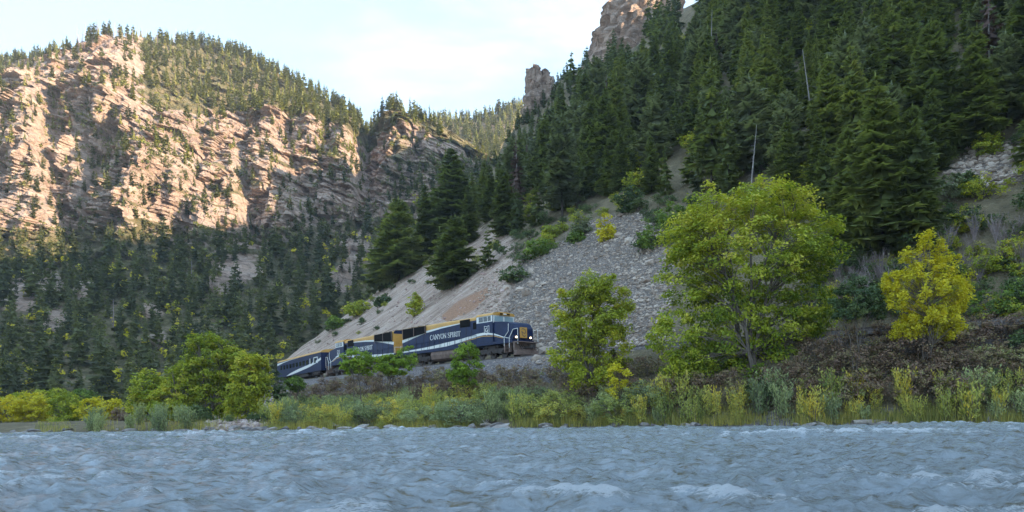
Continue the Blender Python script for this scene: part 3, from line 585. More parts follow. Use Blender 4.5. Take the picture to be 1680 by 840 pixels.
    lp = MB().box(-1.07, -.99, -.48, .48, 1.92, 3.02).obj('logo_panel', 'gold', r)
    c = MB()      # script emblem on the nose plate, drawn as strokes across y
    pts = [(.30, .30), (.12, .42), (-.18, .34), (-.30, .08), (-.16, -.08), (.16, .02), (.28, .16), (.18, -.22), (-.08, -.40), (-.28, -.30)]
    for p, q_ in zip(pts[:-1], pts[1:]): c.bar((-.985, -p[0], 2.47+p[1]), (-.985, -q_[0], 2.47+q_[1]), .035)
    c.obj('emblem', 'brown', lp)
    MB().box(-1.25, -.25, -1.45, 1.45, 1.38, 1.50).obj('platform', 'brown', r)
    pl = MB().prism([(-1.5, -.9), (1.5, -.9), (1.5, -.45), (0, .05), (-1.5, -.45)][::-1] and [(-.9, -1.5), (-.9, 1.5), (-.45, 1.5), (.05, 0), (-.45, -1.5)], 'z', .12, .62); pl.box(-1.0, -.75, -1.48, 1.48, .62, 1.38); pl.obj('plow', 'brown', r)
    cp = MB().box(-.8, .35, -.14, .14, .78, 1.05); cp.box(.25, .5, -.22, .22, .72, 1.12); cp.obj('coupler', 'under', r)
    hs = MB()
    for y in (-.9, -.6, -.35, .35, .6, .9): hs.bar((-.76, y, 1.25), (-.35, y*1.02, .75), .04); 
    hs.obj('brake_hose', 'under', r)
    tk_ = MB().prism([(-1.38, 1.40), (1.38, 1.40), (1.42, 1.0), (1.3, .55), (.9, .36), (-.9, .36), (-1.3, .55), (-1.42, 1.0)], 'x', -15.6, -8.6); tk_.obj('fuel_tank', 'brown', r)
    truck(r, -4.9); truck(r, -18.4)
    ex = MB().box(-12.6, -11.8, -.3, .3, 4.74, 4.90).obj('exhaust_stack', 'under', r)
    for x in (-17.6, -19.2, -20.6): MB().cyl((x, 0), .62, 'z', 4.745, 4.86, 16).obj('roof_fan', 'under', r)
    hn = MB()
    for y in (-.2, 0, .2): hn.bar((-5.6, y, 5.0), (-5.0, y, 5.02), .06)
    hn.box(-5.5, -5.3, -.25, .25, 4.9, 4.97); hn.obj('horn', 'under', r)
    MB().prism([(-1.36, 1.9), (1.36, 1.9), (1.36, 4.3), (-1.36, 4.3)], 'x', -21.64, -21.602).obj('end_panel', 'gold', r)
    rs = MB()
    for y in (-1.4, 1.4): rs.bar((-21.95, y, .7), (-21.95, y, 2.6), .03)
    rs.bar((-21.95, -1.4, 2.6), (-21.95, 1.4, 2.6), .03); rs.obj('grab_rail', 'white', r)
    return r
def put(o, s0, s1):      # front of the vehicle at s0, tail at s1, on the rails
    a = trk(s0); b = trk(s1); d = a-b; o.location = (a.x, a.y, ZR); o.rotation_euler = (0, 0, math.atan2(d.y, d.x))
e1 = locomotive('locomotive', 'leading navy and gold diesel engine with lit headlights, furthest right of the train'); put(e1, 0, 22)
e2 = locomotive('locomotive', 'second navy and gold diesel engine, facing backwards behind the leading engine'); put(e2, 45.2, 23.0)
def coach(label):
    r = bpy.data.objects.new('passenger_coach', None); COL.objects.link(r); r['label'] = label; r['category'] = 'railway coach'
    L = 25.6
    MB().prism([(-1.5, 1.0), (1.5, 1.0), (1.5, 3.66), (-1.5, 3.66)], 'x', -L, 0).obj('body', 'navy', r)
    MB().prism([(-1.52, 3.663), (1.52, 3.663)]+arc(0, 3.66, 1.52, .52, 8, 172, 10), 'x', -L-.02, .02).obj('roof', 'gold', r)
    for sd_ in (-1, 1):
        MB().strip([(-L+.1, 3.1, 3.5), (-L+4, 3.40, 3.56), (-L+9, 3.58, 3.63), (-12, 3.62, 3.64)], sd_, 1.502).obj('stripe', 'white', r)
        MB().strip([(-19.5, 1.02, 1.06), (-17, 1.10, 1.42), (-12, 1.38, 1.85), (-7, 1.72, 2.15), (-3, 2.12, 2.50), (0, 2.55, 2.9)], sd_, 1.502).obj('stripe', 'white', r)
        for i in range(11):
            x = -L+2.2+i*1.95; w = MB().box(x, x+1.25, *sorted((sd_*1.503, sd_*1.518)), 2.25, 2.95).obj('window', 'glass', r)
        f = MB()
        for x in (-5.6, -3.6, -1.7): f.box(x-.14, x+.14, *sorted((sd_*1.52, sd_*1.53)), 2.15, 3.1)
        f.box(-3.6, -1.7, *sorted((sd_*1.52, sd_*1.53)), 3.0, 3.14); f.obj('white_window_surround', 'white', r)
    truck(r, -3.2, 2, 2.6); truck(r, -L+3.2, 2, 2.6)
    MB().box(-17, -8, -1.2, 1.2, .45, 1.0).obj('underfloor_box', 'under', r)
    MB().box(.02, .5, -.6, .6, 1.0, 3.3).obj('gangway', 'under', r)
    return r
c1 = coach('navy blue passenger coach with gold roof and white swoosh, last vehicle at the left end'); put(c1, 46.4, 71.9)
# track
rt = bpy.data.objects.new('railway_track', None); COL.objects.link(rt); rt['label'] = 'single railway track running along the embankment under the train'; rt['category'] = 'railway track'
def swp(name, t0, t1, z0, z1, m, parent, sr):
    vs = []; ss = list(sr)
    for s_ in ss:
        for t_, z_ in ((t0, z0), (t1, z0), (t1, z1), (t0, z1)): vs.append(trk(s_, t_, z_))
    fs = [(4*i+k, 4*i+(k+1) % 4, 4*i+4+(k+1) % 4, 4*i+4+k) for i in range(len(ss)-1) for k in range(4)]
    return MB().add(vs, fs).obj(name, m, parent)
S.cycles.diffuse_bounces = 6
for t_ in (-.79, .72): swp('rail', t_, t_+.075, ZR-.17, ZR, 'steel', rt, np.arange(-110, 131, 2.0))
swp('ballast_bed', -1.9, 1.9, 6.35, ZR-.22, 'ballast', None, np.arange(-110, 131, 2.0)).__setitem__('kind', 'structure')
tie0 = None
for s_ in np.arange(-95, 118, .62):
    if tie0 is None: tie0 = MB().box(-.11, .11, -1.3, 1.3, -.11, .06).obj('sleeper', 'tie', rt); o = tie0
    else: o = tie0.copy(); COL.objects.link(o)
    p = trk(s_); o.location = (p.x, p.y, ZR-.22); o.rotation_euler = (0, 0, -math.radians(90)+math.radians(90)+np.interp(s_, SS, TH_)+math.pi/2)
# ================================================================ VEGETATION MESHES
class Acc:
    def __init__(s): s.V = []; s.T = []; s.t = []; s.m = []; s.n = 0
    def add(s, V, T, tint, mi=0):
        V = np.asarray(V, float); T = np.asarray(T, int); s.V.append(V); s.T.append(T+s.n); s.n += len(V)
        s.t.append(np.broadcast_to(np.asarray(tint, float), (len(V),))); s.m.append(np.full(len(T), mi)); return s
    def out(s): return np.concatenate(s.V), np.concatenate(s.T), np.concatenate(s.t), np.concatenate(s.m)
    def mesh(s, name, mats):
        V, T, t, m = s.out(); return mesh_np(name, V, T, mats, m, {'tint': t})
def tube(acc, pts, r0, r1, sides=4, mi=0, tint=.5):
    pts = np.asarray(pts, float); n = len(pts); d = np.gradient(pts, axis=0); d /= np.linalg.norm(d, axis=1)[:, None]+1e-9
    ref = np.where(np.abs(d[:, 2:3]) > .8, np.array([[1., 0, 0]]), np.array([[0, 0, 1.]])); u = np.cross(d, ref); u /= np.linalg.norm(u, axis=1)[:, None]+1e-9; w = np.cross(d, u)
    r = np.linspace(r0, r1, n)[:, None, None]; a = np.arange(sides)*2*math.pi/sides
    V = pts[:, None]+r*(u[:, None]*np.cos(a)[None, :, None]+w[:, None]*np.sin(a)[None, :, None]); V = V.reshape(-1, 3)
    i = np.arange(n-1)[:, None]*sides+np.arange(sides)[None]; j = np.arange(n-1)[:, None]*sides+(np.arange(sides)[None]+1) % sides
    i, j = i.ravel(), j.ravel(); acc.add(V, np.concatenate([np.stack([i, j, j+sides], -1), np.stack([i, j+sides, i+sides], -1)]), tint, mi)
def unit(n, rng): v = rng.normal(size=(n, 3)); return v/np.linalg.norm(v, axis=1)[:, None]
def leaves(acc, C, size, out, rng, tint, mi=0, up=.7, asp=.62):
    n = len(C); nr = unit(n, rng)*.75+out*.5+np.array([0, 0, up]); nr /= np.linalg.norm(nr, axis=1)[:, None]
    a = np.cross(nr, unit(n, rng)); a /= np.linalg.norm(a, axis=1)[:, None]+1e-9; b = np.cross(nr, a)
    s = (size*rng.uniform(.65, 1.35, n))[:, None]
    V = np.stack([C-a*s, C-b*s*asp+nr*s*.15, C+a*s, C+b*s*asp+nr*s*.15], 1).reshape(-1, 3)
    i = np.arange(n)*4; T = np.concatenate([np.stack([i, i+1, i+2], -1), np.stack([i, i+2, i+3], -1)])
    acc.add(V, T, np.repeat(tint, 4), mi)
def crown(rng, blobs, base, ncl, nl, leaf, cr, stems=3, trunk_r=.2, flat=.55, inner=.5, tip=.0, spread=.5):
    """leafy crown: clusters of leaves through ellipsoid blobs, limbs running to them; returns (crown Acc, trunk Acc)"""
    cw, tw = Acc(), Acc(); bl = np.array(blobs, float); wgt = (bl[:, 3]*bl[:, 4]*bl[:, 5])**.66; wgt /= wgt.sum()
    k = rng.choice(len(bl), ncl, p=wgt); d = unit(ncl, rng); rad = inner+(1-inner)*rng.random(ncl)**.6
    C = bl[k, :3]+d*bl[k, 3:6]*rad[:, None]; base = np.array(base, float); ztop = C[:, 2].max(); zmin = base[2]
    C = C[C[:, 2] > zmin+.15*cr]; rad = rad[:len(C)]
    cen = C.mean(0)
    sp = []
    for s_ in range(stems):
        tgt = C[rng.integers(len(C))].copy() if stems > 1 else cen.copy(); tgt[2] = ztop*.82+zmin*.18; tgt[:2] = base[:2]+(tgt[:2]-base[:2])*.7 if stems > 1 else tgt[:2]
        q_ = np.linspace(0, 1, 10)[:, None]; st = base+rng.normal(size=3)*[spread*.5, spread*.5, 0]+0*q_
        mid = (st+tgt)/2+rng.normal(size=3)*[.4, .4, 0]
        c_ = (1-q_)**2*st+2*q_*(1-q_)*(mid*[.35, .35, 1]+np.array([*st[0, :2]*.65, 0]))+q_**2*tgt; c_[:, :2] += rng.normal(size=(10, 2))*.06
        sp.append(c_); tube(tw, c_, trunk_r*(1 if s_ == 0 else .7), trunk_r*.15, 6, 0)
    SP = np.concatenate(sp)
    for c in C[::max(1, len(C)//260)]:
        w_ = SP[SP[:, 2] < max(c[2]-.1*(ztop-zmin), zmin+.2*(ztop-zmin))]
        if not len(w_): w_ = SP
        a = w_[np.argmin(np.linalg.norm((w_-c)*[1, 1, .8], axis=1))]
        m_ = (a+c)/2+[0, 0, np.linalg.norm(c-a)*.12]+rng.normal(size=3)*.12; q_ = np.linspace(0, 1, 5)[:, None]
        tube(tw, (1-q_)**2*a+2*q_*(1-q_)*m_+q_**2*c, max(.012, trunk_r*.20), .008, 3, 0)
    n = len(C)*nl; ci = np.repeat(np.arange(len(C)), nl); off = unit(n, rng)*(rng.random(n)**.5)[:, None]
    sc = (cr*rng.uniform(.6, 1.35, len(C)))[ci][:, None]; L = C[ci]+off*sc*[1, 1, flat]+[0, 0, -.25*cr]*(off[:, :1]**2+off[:, 1:2]**2)
    o = L-cen; o /= np.linalg.norm(o, axis=1)[:, None]+1e-9
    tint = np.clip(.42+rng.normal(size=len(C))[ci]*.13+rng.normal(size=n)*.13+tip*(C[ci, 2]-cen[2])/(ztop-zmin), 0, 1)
    keep = L[:, 2] > zmin+.05
    leaves(cw, L[keep], np.full(keep.sum(), leaf), o[keep], rng, tint[keep]); return cw, tw
def conifer(rng, H, Rr, whorls=24, nb=7, subs=5, z0=.06, droop=.28, fluff=1.0, gap=.08, pw=.85):
    cw, tw = Acc(), Acc(); tube(tw, [(0, 0, -.5), (rng.normal()*.05, rng.normal()*.05, H*.5), (0, 0, H*.97)], .0125*H, .002*H, 5)
    V = []; T = []; tn = []
    for i in range(whorls):
        f = (i+rng.uniform(-.3, .3))/whorls; f = min(max(f, 0), .985); z = H*(z0+(1-z0)*f)
        L0 = Rr*((1-f)**pw)*min(1, .62+f*3.5)+.03*Rr
        for j in range(nb if f < .8 else max(4, nb-2)):
            if rng.random() < gap: continue
            a = rng.uniform(0, 6.283); L = L0*rng.uniform(.62, 1.18); dx, dy = math.cos(a), math.sin(a); bt = rng.normal()*.13
            sl = -droop+f*.75+rng.normal()*.08
            def pt(q_): return np.array([dx*L*q_, dy*L*q_, z+L*(sl*q_-.12*q_*q_+.10*q_**3)])
            pr = np.array([-dy, dx, 0.])
            for k in range(subs):
                q0 = .02+.95*k/subs; q1 = min(1.0, q0+1.5/subs); p0, p1 = pt(q0), pt(q1); l = (.40*L*(1.12-q0)+.10*Rr)*rng.uniform(.75, 1.3)*fluff
                for sg in (-1, 1):
                    tp = (p0+p1)/2+pr*sg*l*.85+np.array([dx, dy, 0])*l*.62+[0, 0, -l*rng.uniform(.12, .42)]
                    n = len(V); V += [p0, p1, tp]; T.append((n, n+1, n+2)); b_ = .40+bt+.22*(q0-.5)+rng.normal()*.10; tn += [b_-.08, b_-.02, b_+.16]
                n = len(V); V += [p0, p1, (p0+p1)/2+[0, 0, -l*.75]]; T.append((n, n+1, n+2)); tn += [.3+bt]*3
            n = len(V); e = pt(1.0); V += [e-pr*.05*L, e+pr*.05*L, pt(1.14)]; T.append((n, n+1, n+2)); tn += [.6+bt]*3
    for i in range(whorls*3):
        f = (i+rng.random())/(whorls*3); z = H*(z0+(1-z0)*f); a = rng.uniform(0, 6.28); r_ = Rr*((1-f)**pw)*.5*min(1, .5+f*3); d = np.array([math.cos(a), math.sin(a), 0.]); q_ = np.array([-d[1], d[0], 0.])
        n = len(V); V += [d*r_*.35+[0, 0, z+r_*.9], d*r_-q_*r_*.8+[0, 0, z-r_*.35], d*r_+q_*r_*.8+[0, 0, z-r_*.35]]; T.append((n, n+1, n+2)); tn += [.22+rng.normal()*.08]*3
    n = len(V); V += [(-.05*Rr, 0, H*.93), (.05*Rr, 0, H*.93), (0, 0, H*1.03)]; T.append((n, n+1, n+2)); tn += [.6]*3
    cw.add(V, T, np.clip(tn, 0, 1)); return cw, tw
def snag_tree(rng, H, n=34):
    tw = Acc(); tube(tw, [(0, 0, -.5), (rng.normal()*.12, 0, H*.5), (rng.normal()*.2, 0, H)], .014*H, .002*H, 5)
    for i in range(n):
        f = rng.uniform(.2, .95); a = rng.uniform(0, 6.28); L = H*.13*(1.1-f)*rng.uniform(.5, 1.3); z = f*H
        tube(tw, [(0, 0, z), (math.cos(a)*L*.5, math.sin(a)*L*.5, z-.05*L), (math.cos(a)*L, math.sin(a)*L, z-.35*L)], .0022*H, .0006*H, 3)
    return tw
def willow(rng, H, n=34, lv=26, spread=.5, lsize=.055):
    cw, tw = Acc(), Acc(); Lp = []; O = []; tn = []
    for i in range(n):
        a = rng.uniform(0, 6.28); r0 = rng.uniform(0, .3)*H*spread; h = H*rng.uniform(.55, 1.05); lean = rng.uniform(.1, .75)*spread*h*.55
        b = np.array([math.cos(a)*r0, math.sin(a)*r0, 0]); e = b+[math.cos(a)*lean, math.sin(a)*lean, h]; m_ = (b+e)/2+[-math.cos(a)*lean*.2, -math.sin(a)*lean*.2, h*.06]
        q_ = np.linspace(0, 1, 5)[:, None]; tube(tw, (1-q_)**2*b+2*q_*(1-q_)*m_+q_**2*e, .014, .004, 3)
        k = rng.uniform(.12, 1.0, lv)[:, None]; c = (1-k)**2*b+2*k*(1-k)*m_+k**2*e; off = rng.normal(size=(lv, 3))*[.10, .10, .07]*(1.25-.6*k)*H*.42
        Lp.append(c+off); st = rng.normal()*.16; tn.append(.42+st+rng.normal(size=lv)*.10+.15*(k[:, 0]-.5)); O.append(off/(np.linalg.norm(off, axis=1)[:, None]+1e-6))
    L = np.concatenate(Lp); O = np.concatenate(O); tn = np.clip(np.concatenate(tn), 0, 1); n = len(L)
    ax = O*.5+[0, 0, 1.0]+rng.normal(size=(n, 3))*.35; ax /= np.linalg.norm(ax, axis=1)[:, None]; b = np.cross(ax, unit(n, rng)); b /= np.linalg.norm(b, axis=1)[:, None]
    s = (lsize*H/2.2*rng.uniform(.7, 1.4, n))[:, None]*1.0
    V = np.stack([L-ax*s*1.6, L-b*s*.55, L+ax*s*1.9, L+b*s*.55], 1).reshape(-1, 3); i = np.arange(n)*4
    cw.add(V, np.concatenate([np.stack([i, i+1, i+2], -1), np.stack([i, i+2, i+3], -1)]), np.repeat(tn, 4)); return cw, tw
def twiggy(rng, H, n=26, sub=14, spread=.7):
    tw = Acc()
    for i in range(n):
        a = rng.uniform(0, 6.28); h = H*rng.uniform(.6, 1.05); ln_ = rng.uniform(.1, .9)*spread*h*.6; e = np.array([math.cos(a)*ln_, math.sin(a)*ln_, h]); m_ = e*[.35, .35, .55]
        q_ = np.linspace(0, 1, 5)[:, None]; tube(tw, 2*q_*(1-q_)*m_+q_**2*e, .022, .006, 3, 0, rng.uniform(.3, .7))
        k = rng.uniform(.3, 1, sub)
        for kk in k:
            c = 2*kk*(1-kk)*m_+kk**2*e; d = unit(1, rng)[0]*[1, 1, .4]+[math.cos(a)*.4, math.sin(a)*.4, .9]; l = H*rng.uniform(.08, .24); w_ = np.cross(d, [0, .3, 1]); w_ /= np.linalg.norm(w_)+1e-9
            tw.add([c-w_*.012, c+w_*.012, c+d*l], [(0, 1, 2)], rng.uniform(.2, 1))
    return tw
def bush(rng, H, Wd, ncl=60, nl=26, leaf=.07, cr=.3):
    b = [(0, 0, H*.45, Wd*.5, Wd*.5, H*.5)]+[(rng.normal()*Wd*.22, rng.normal()*Wd*.22, H*rng.uniform(.4, .7), Wd*.3, Wd*.3, H*.32) for _ in range(4)]
    return crown(rng, b, (0, 0, -.1), ncl, nl, leaf, cr, 5, .04, .7, .35, 0, .3)
rng = np.random.default_rng(5)
def thing(name, label, cat, loc, group=None, rot=0.0, scale=(1, 1, 1), parts=()):
    r = bpy.data.objects.new(name, None); COL.objects.link(r); r.location = loc; r.rotation_euler = (0, 0, rot); r.scale = scale if hasattr(scale, '__len__') else (scale,)*3
    r.empty_display_size = .2; r['label'] = label; r['category'] = cat
    if group: r['group'] = group
    for pn, me in parts:
        o = bpy.data.objects.new(pn, me); COL.objects.link(o); o.parent = r
    return r
def ground_at(x, y):
    h = BV_H.ray_cast(Vector((x, y, 900)), Vector((0, 0, -1))); return h[0].z if h[0] else 0
# ================================================================ CONIFERS
NEED = M['needle']
CV = []     # conifer templates of unit-ish size (height 10 m), crown + trunk meshes shared by all copies
for i, (Rr, wh, nb, sb, dr, gp, pw, mt) in enumerate([(2.3, 30, 9, 5, .30, .05, .85, 'needle'), (2.0, 30, 9, 5, .34, .07, .80, 'needle'), (2.6, 28, 9, 6, .26, .08, .75, 'needle'),
                                                (1.75, 30, 9, 5, .36, .06, .9, 'needle'), (2.4, 24, 8, 5, .18, .14, .60, 'needle_blue'), (1.9, 26, 8, 4, .30, .25, .8, 'needle')]):
    c, t = conifer(rng, 10, Rr, wh, nb, sb, .05 if i not in (4, 5) else .18, dr, 1.0, gp, pw)
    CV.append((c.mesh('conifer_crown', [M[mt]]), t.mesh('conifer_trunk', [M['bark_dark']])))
DV = []
for i in range(2):
    c, t = conifer(rng, 10, 1.5, 20, 6, 3, .15, .35, .8, .35); DV.append((c.mesh('dead_crown', [M['needle_dead']]), t.mesh('dead_trunk', [M['snag']])))
SV = [snag_tree(rng, 10).mesh('bare_snag', [M['snag']]) for i in range(3)]
def poly_mask(px, py, poly): return bool(inpoly(np.array([px], float), np.array([py], float), poly)[0])
HILL_LINE = [(430, 608), (500, 566), (560, 520), (610, 482), (650, 462), (700, 428), (745, 425), (800, 398), (860, 382), (905, 368), (945, 345), (1000, 322), (1080, 322), (1200, 335), (1300, 350), (1355, 405), (1500, 412), (1545, 345), (1620, 318), (1700, 345), (1950, 380)]
hlx, hly = zip(*HILL_LINE)
class Spread:
    def __init__(s, cell=4.0): s.c = cell; s.g = {}
    def ok(s, p, r):
        k = (int(p.x//s.c), int(p.y//s.c)); n = int(r//s.c)+1
        for i in range(-n, n+1):
            for j in range(-n, n+1):
                for q_ in s.g.get((k[0]+i, k[1]+j), ()):
                    if (q_[0]-p.x)**2+(q_[1]-p.y)**2+(.35*(q_[2]-p.z))**2 < r*r: return False
        s.g.setdefault(k, []).append((p.x, p.y, p.z)); return True
def srnd(a, b): return random.uniform(a, b)
hill_trees = []; sp = Spread()
heroes = [(742, 398, 240, 0, 1.6), (655, 460, 322, 2, 1.6), (748, 468, 350, 2, 1.55), (722, 454, 372, 0, 1.5), (800, 440, 375, 5, 1.2), (622, 480, 395, 1, 1.3), (1395, 408, 205, 2, 1.1), (1450, 414, 120, 0, 1.2), (1500, 412, 168, 2, 1.0),
          (1530, 260, 30, 2, 1.1), (1600, 240, 40, 0, 1.15), (1235, 290, 118, 4, 1.3), (1075, 275, 150, 4, 1.3), (945, 265, 160, 4, 1.2), (1005, 318, 215, 0, 1.2), (1133, 300, 225, 1, 1.2), (1345, 330, 180, 3, 1.1), (1040, 322, 268, 5, 1.6), (830, 385, 270, 0, 1.1), (880, 372, 290, 3, 1.1), (915, 345, 235, 3, 1.1), (1290, 335, 190, 1, 1.1), (1195, 285, 160, 0, 1.1),
          (770, 400, 300, 1, 1.1), (700, 425, 300, 1, 1.2), (1425, 412, 250, 1, 1.1), (590, 500, 430, 0, 1.2), (560, 522, 450, 1, 1.1), (530, 545, 465, 0, 1.1), (500, 562, 480, 1, 1.1)]
for hx, hb, ht, var, wd in heroes:
    h = hit(hx, hb, 'H')
    if not h: continue
    sp.ok(h[0], .1); hill_trees.append((h[0], (hb-ht)/F*h[0].y, var, wd, True))
tries = 0
for _ in range(26000):
    px = srnd(400, 1900); py = srnd(-330, 560)
    if py > np.interp(px, hlx, hly): continue
    if (px > 1535 and 285 < py < 350) or poly_mask(px, py, POLY_SCREE2) or poly_mask(px, py, POLY_PINK): continue
    h = hit(px, py, 'HM')
    if not h or h[2] != 'H': continue
    p = h[0]; D = p.y
    edge = p.x-float(spur_x(p.y))
    Hh = srnd(6.5, 19)*(1.0 if D < 220 else .85)
    if D > 150 and edge < 22: Hh *= .5
    if vnoise(np.array([[px*.016, py*.02, 3.0]]), 9)[0] < -.42: continue
    crag = (975 < px < 1105 and py < 118 and D > 225) or (858 < px < 905 and py < 150)
    if crag and random.random() < .85: continue
    if not sp.ok(p, 1.5+Hh*.17): continue
    r_ = random.random(); kind = 'dead' if r_ < .02 else 'snag' if r_ < .055 else random.choice([0, 0, 1, 1, 2, 3, 4, 4, 5])
    hill_trees.append((p, Hh, kind, srnd(.85, 1.2), False))
# ---- wall, far ridge trees
far = []; sp2 = Spread(6.0)
FOREST = [(-120, 392), (0, 392), (60, 398), (100, 412), (160, 420), (210, 400), (260, 392), (330, 404), (400, 398), (450, 390), (520, 392), (560, 378), (620, 368), (650, 335), (700, 300), (760, 285), (900, 285)]
fx, fy = zip(*[(a_, b_+12) for a_, b_ in FOREST])
UP1 = [(232, 56), (320, 62), (420, 90), (530, 148), (612, 205), (605, 228), (520, 208), (430, 182), (360, 188), (300, 160), (240, 135)]
OUT = ((75, 470, 34), (35, 500, 22), (400, 445, 38), (375, 470, 20), (150, 478, 18), (255, 515, 18), (590, 420, 26), (95, 525, 18), (575, 452, 12), (270, 560, 12), (560, 465, 18))
scrub = []; autumn = []
for _ in range(60000):
    px = srnd(-130, 900); py = srnd(30, 690)
    h = hit(px, py, 'HMFL')
    if not h or h[2] == 'H': continue
    p = h[0]
    if h[2] in 'FL':
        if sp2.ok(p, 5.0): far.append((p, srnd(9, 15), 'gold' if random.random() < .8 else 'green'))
        continue
    low = py > np.interp(px, fx, fy)+8*math.sin(px*.07)
    if low:
        if any((px-a)**2+(py-b)**2 < (c*.95)**2 for a, b, c in OUT) and random.random() < .88: continue
        nz = vnoise(np.array([[px*.02, py*.03, 1.0]]), 3)[0]
        if nz < -.08 and random.random() < .78: 
            if random.random() < .20: scrub.append((p, srnd(1.2, 3.2), random.choice((0, 1))))
            continue
        if random.random() < .03: autumn.append((p, srnd(1.5, 3.4)))
        Hh = srnd(8, 21)*(1 if px < 560 else .75)
        if sp2.ok(p, 2.9+Hh*.30): far.append((p, Hh, 'snag' if random.random() < .02 else 'green'))
    elif poly_mask(px, py, UP1):
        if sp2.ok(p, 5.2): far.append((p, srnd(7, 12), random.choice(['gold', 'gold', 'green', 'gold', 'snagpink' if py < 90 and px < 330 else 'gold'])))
        elif random.random() < .05: scrub.append((p, srnd(1.5, 3.5), 1))
    else:
        nz = fbm(np.array([[px*.018, py*.03, 7.0]]), 3, 3)[0]; near = (np.interp(px, fx, fy)-py)
        pr = .10+.50*smooth(np.array(nz*2.2-.05))+.5*max(0, 1-near/55)
        ridge_ = py < np.interp(px, [0, 50, 110, 160, 200, 250], [122, 115, 92, 80, 76, 74])
        if random.random() < pr*.55 or (ridge_ and random.random() < .7):
            if random.random() < .55 and not ridge_: scrub.append((p, srnd(1.2, 3.6), 1 if py < 250 else 0))
            elif sp2.ok(p, 4.0): far.append((p, srnd(5, 10), 'snagpink' if ridge_ and random.random() < .55 and px > 110 else ('gold' if py < 270 and random.random() < .6 else 'green')))
# skyline trees on the crest of the wall and the hills behind
for px in np.arange(-60, 860, 3.2):
    for py in range(20, 300, 3):
        h = hit(px+srnd(-1, 1), py, 'HMFL')
        if h: break
    if h and h[2] != 'H' and random.random() < .72:
        k = 'snagpink' if 118 < px < 290 and random.random() < .6 else ('green' if px < 120 or 560 < px < 640 else random.choice(['green', 'gold', 'gold']))
        sc_ = .55 if px < 120 and h[2] == 'M' else 1
        far.append((h[0], srnd(7, 13)*sc_*(1.25 if h[2] in 'FL' else 1), k))
# individuals: the 300 that show largest
allc = [(Hh/p.y, 'h', p, Hh, k, w) for p, Hh, k, w, _h in hill_trees if k not in ('snag', 'dead')]
allc.sort(key=lambda a: -a[0]); ind = allc[:298]; rest = allc[298:]
heropos = {tuple(t[0]): i for i, t in enumerate(hill_trees) if t[4]}
HL = {0: 'tall dark fir on the spur edge right of the canyon gap', 1: 'broad dark spruce at the left foot of the wooded hill, above the engines', 2: 'bushy fir standing alone on the pink scree slope above the train', 3: 'smaller fir leaning against the lone fir on the pink scree', 4: 'thin fir at the top of the scree with bare soil below'}
for sz, _, p, Hh, k, w in ind:
    i = heropos.get(tuple(p)); D = p.y; px, py = proj(p.x, p.y, p.z)
    name = 'pine_tree' if k == 4 else 'fir_tree'
    lab, grp = HL.get(i), None
    if i is None or i not in HL:
        zone = 'beside the scree slope' if px < 1000 and py > 250 else 'behind the largest tree' if px < 1350 and py > 230 else 'on lower right slope above the track' if py > 230 else 'high on right hillside' if px > 1250 else 'on upper middle hillside'
        typ = {0: 'dark green full fir', 1: 'slender drooping dark fir', 2: 'wide-skirted dark fir', 3: 'narrow spire-shaped fir', 4: 'grey-green open-crowned pine', 5: 'thin gappy fir'}[k]
        lab = typ+' '+zone; grp = typ+'s '+zone
    s_ = Hh/10
    thing(name, lab, 'conifer', p-Vector((0, 0, .15)), grp, srnd(0, 6.28), (s_*w, s_*w, s_), (('crown', CV[k][0]), ('trunk', CV[k][1]))).rotation_euler.x = srnd(-.045, .045)
nd = 0
for p, Hh, k, w, _h in hill_trees:
    if k == 'dead':
        v = DV[nd % 2]; nd += 1; thing('dead_fir', 'rusty brown dead fir on the hillside', 'dead conifer', p, 'rusty dead firs among the conifers', srnd(0, 6.28), Hh/10, (('crown', v[0]), ('trunk', v[1])))
    elif k == 'snag':
        o = link('dead_snag', random.choice(SV), None, p, label='bare grey dead trunk on the hillside', category='dead tree', group='bare grey snags on the hillside'); o.scale = (Hh/14,)*3; o.rotation_euler = (srnd(-.14, .14), srnd(-.14, .14), srnd(0, 6.28))
# all smaller conifers in one joined forest
def lowtpl(wh, nb, sb, Rr, gp, dr=.3):
    c, t = conifer(rng, 10, Rr, wh, nb, sb, .08, dr, 1.15, gp, .8); return c.out(), t.out()
MID = [lowtpl(11, 5, 2, 2.2, .04), lowtpl(12, 5, 2, 1.9, .05), lowtpl(10, 5, 2, 2.4, .06)]
def tiny(Rr, nb, lv):
    a = Acc(); V = []; T = []; tn = []
    for i in range(lv):
        f = i/lv; z0_ = 10*(.06+.94*f); L = Rr*(1-f)**.8
        for j in range(nb):
            an = rng.uniform(0, 6.28); l = L*rng.uniform(.7, 1.25); w_ = .36*L; d = np.array([math.cos(an), math.sin(an), 0]); q_ = np.array([-d[1], d[0], 0]); n = len(V)
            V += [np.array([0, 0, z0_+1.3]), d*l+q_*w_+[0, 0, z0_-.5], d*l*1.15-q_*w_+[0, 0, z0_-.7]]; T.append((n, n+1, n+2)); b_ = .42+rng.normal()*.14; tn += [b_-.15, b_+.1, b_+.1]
    n = len(V); V += [(-.12, 0, -.5), (.12, 0, -.5), (0, 0, 9.9)]; T.append((n, n+1, n+2)); tn += [.05]*3
    n = len(V); V += [(-.3, 0, 8.8), (.3, .1, 8.8), (0, 0, 10.6)]; T.append((n, n+1, n+2)); tn += [.5]*3
    return a.add(V, T, np.clip(tn, 0, 1)).out()
MID2 = [lowtpl(12, 6, 1, 2.2, .05), lowtpl(12, 6, 1, 1.9, .05), lowtpl(11, 6, 1, 2.5, .08), lowtpl(13, 5, 1, 1.6, .05)]
TINY = [tiny(2.1, 7, 12), tiny(1.8, 7, 13), tiny(2.3, 7, 12), tiny(1.6, 6, 13)]
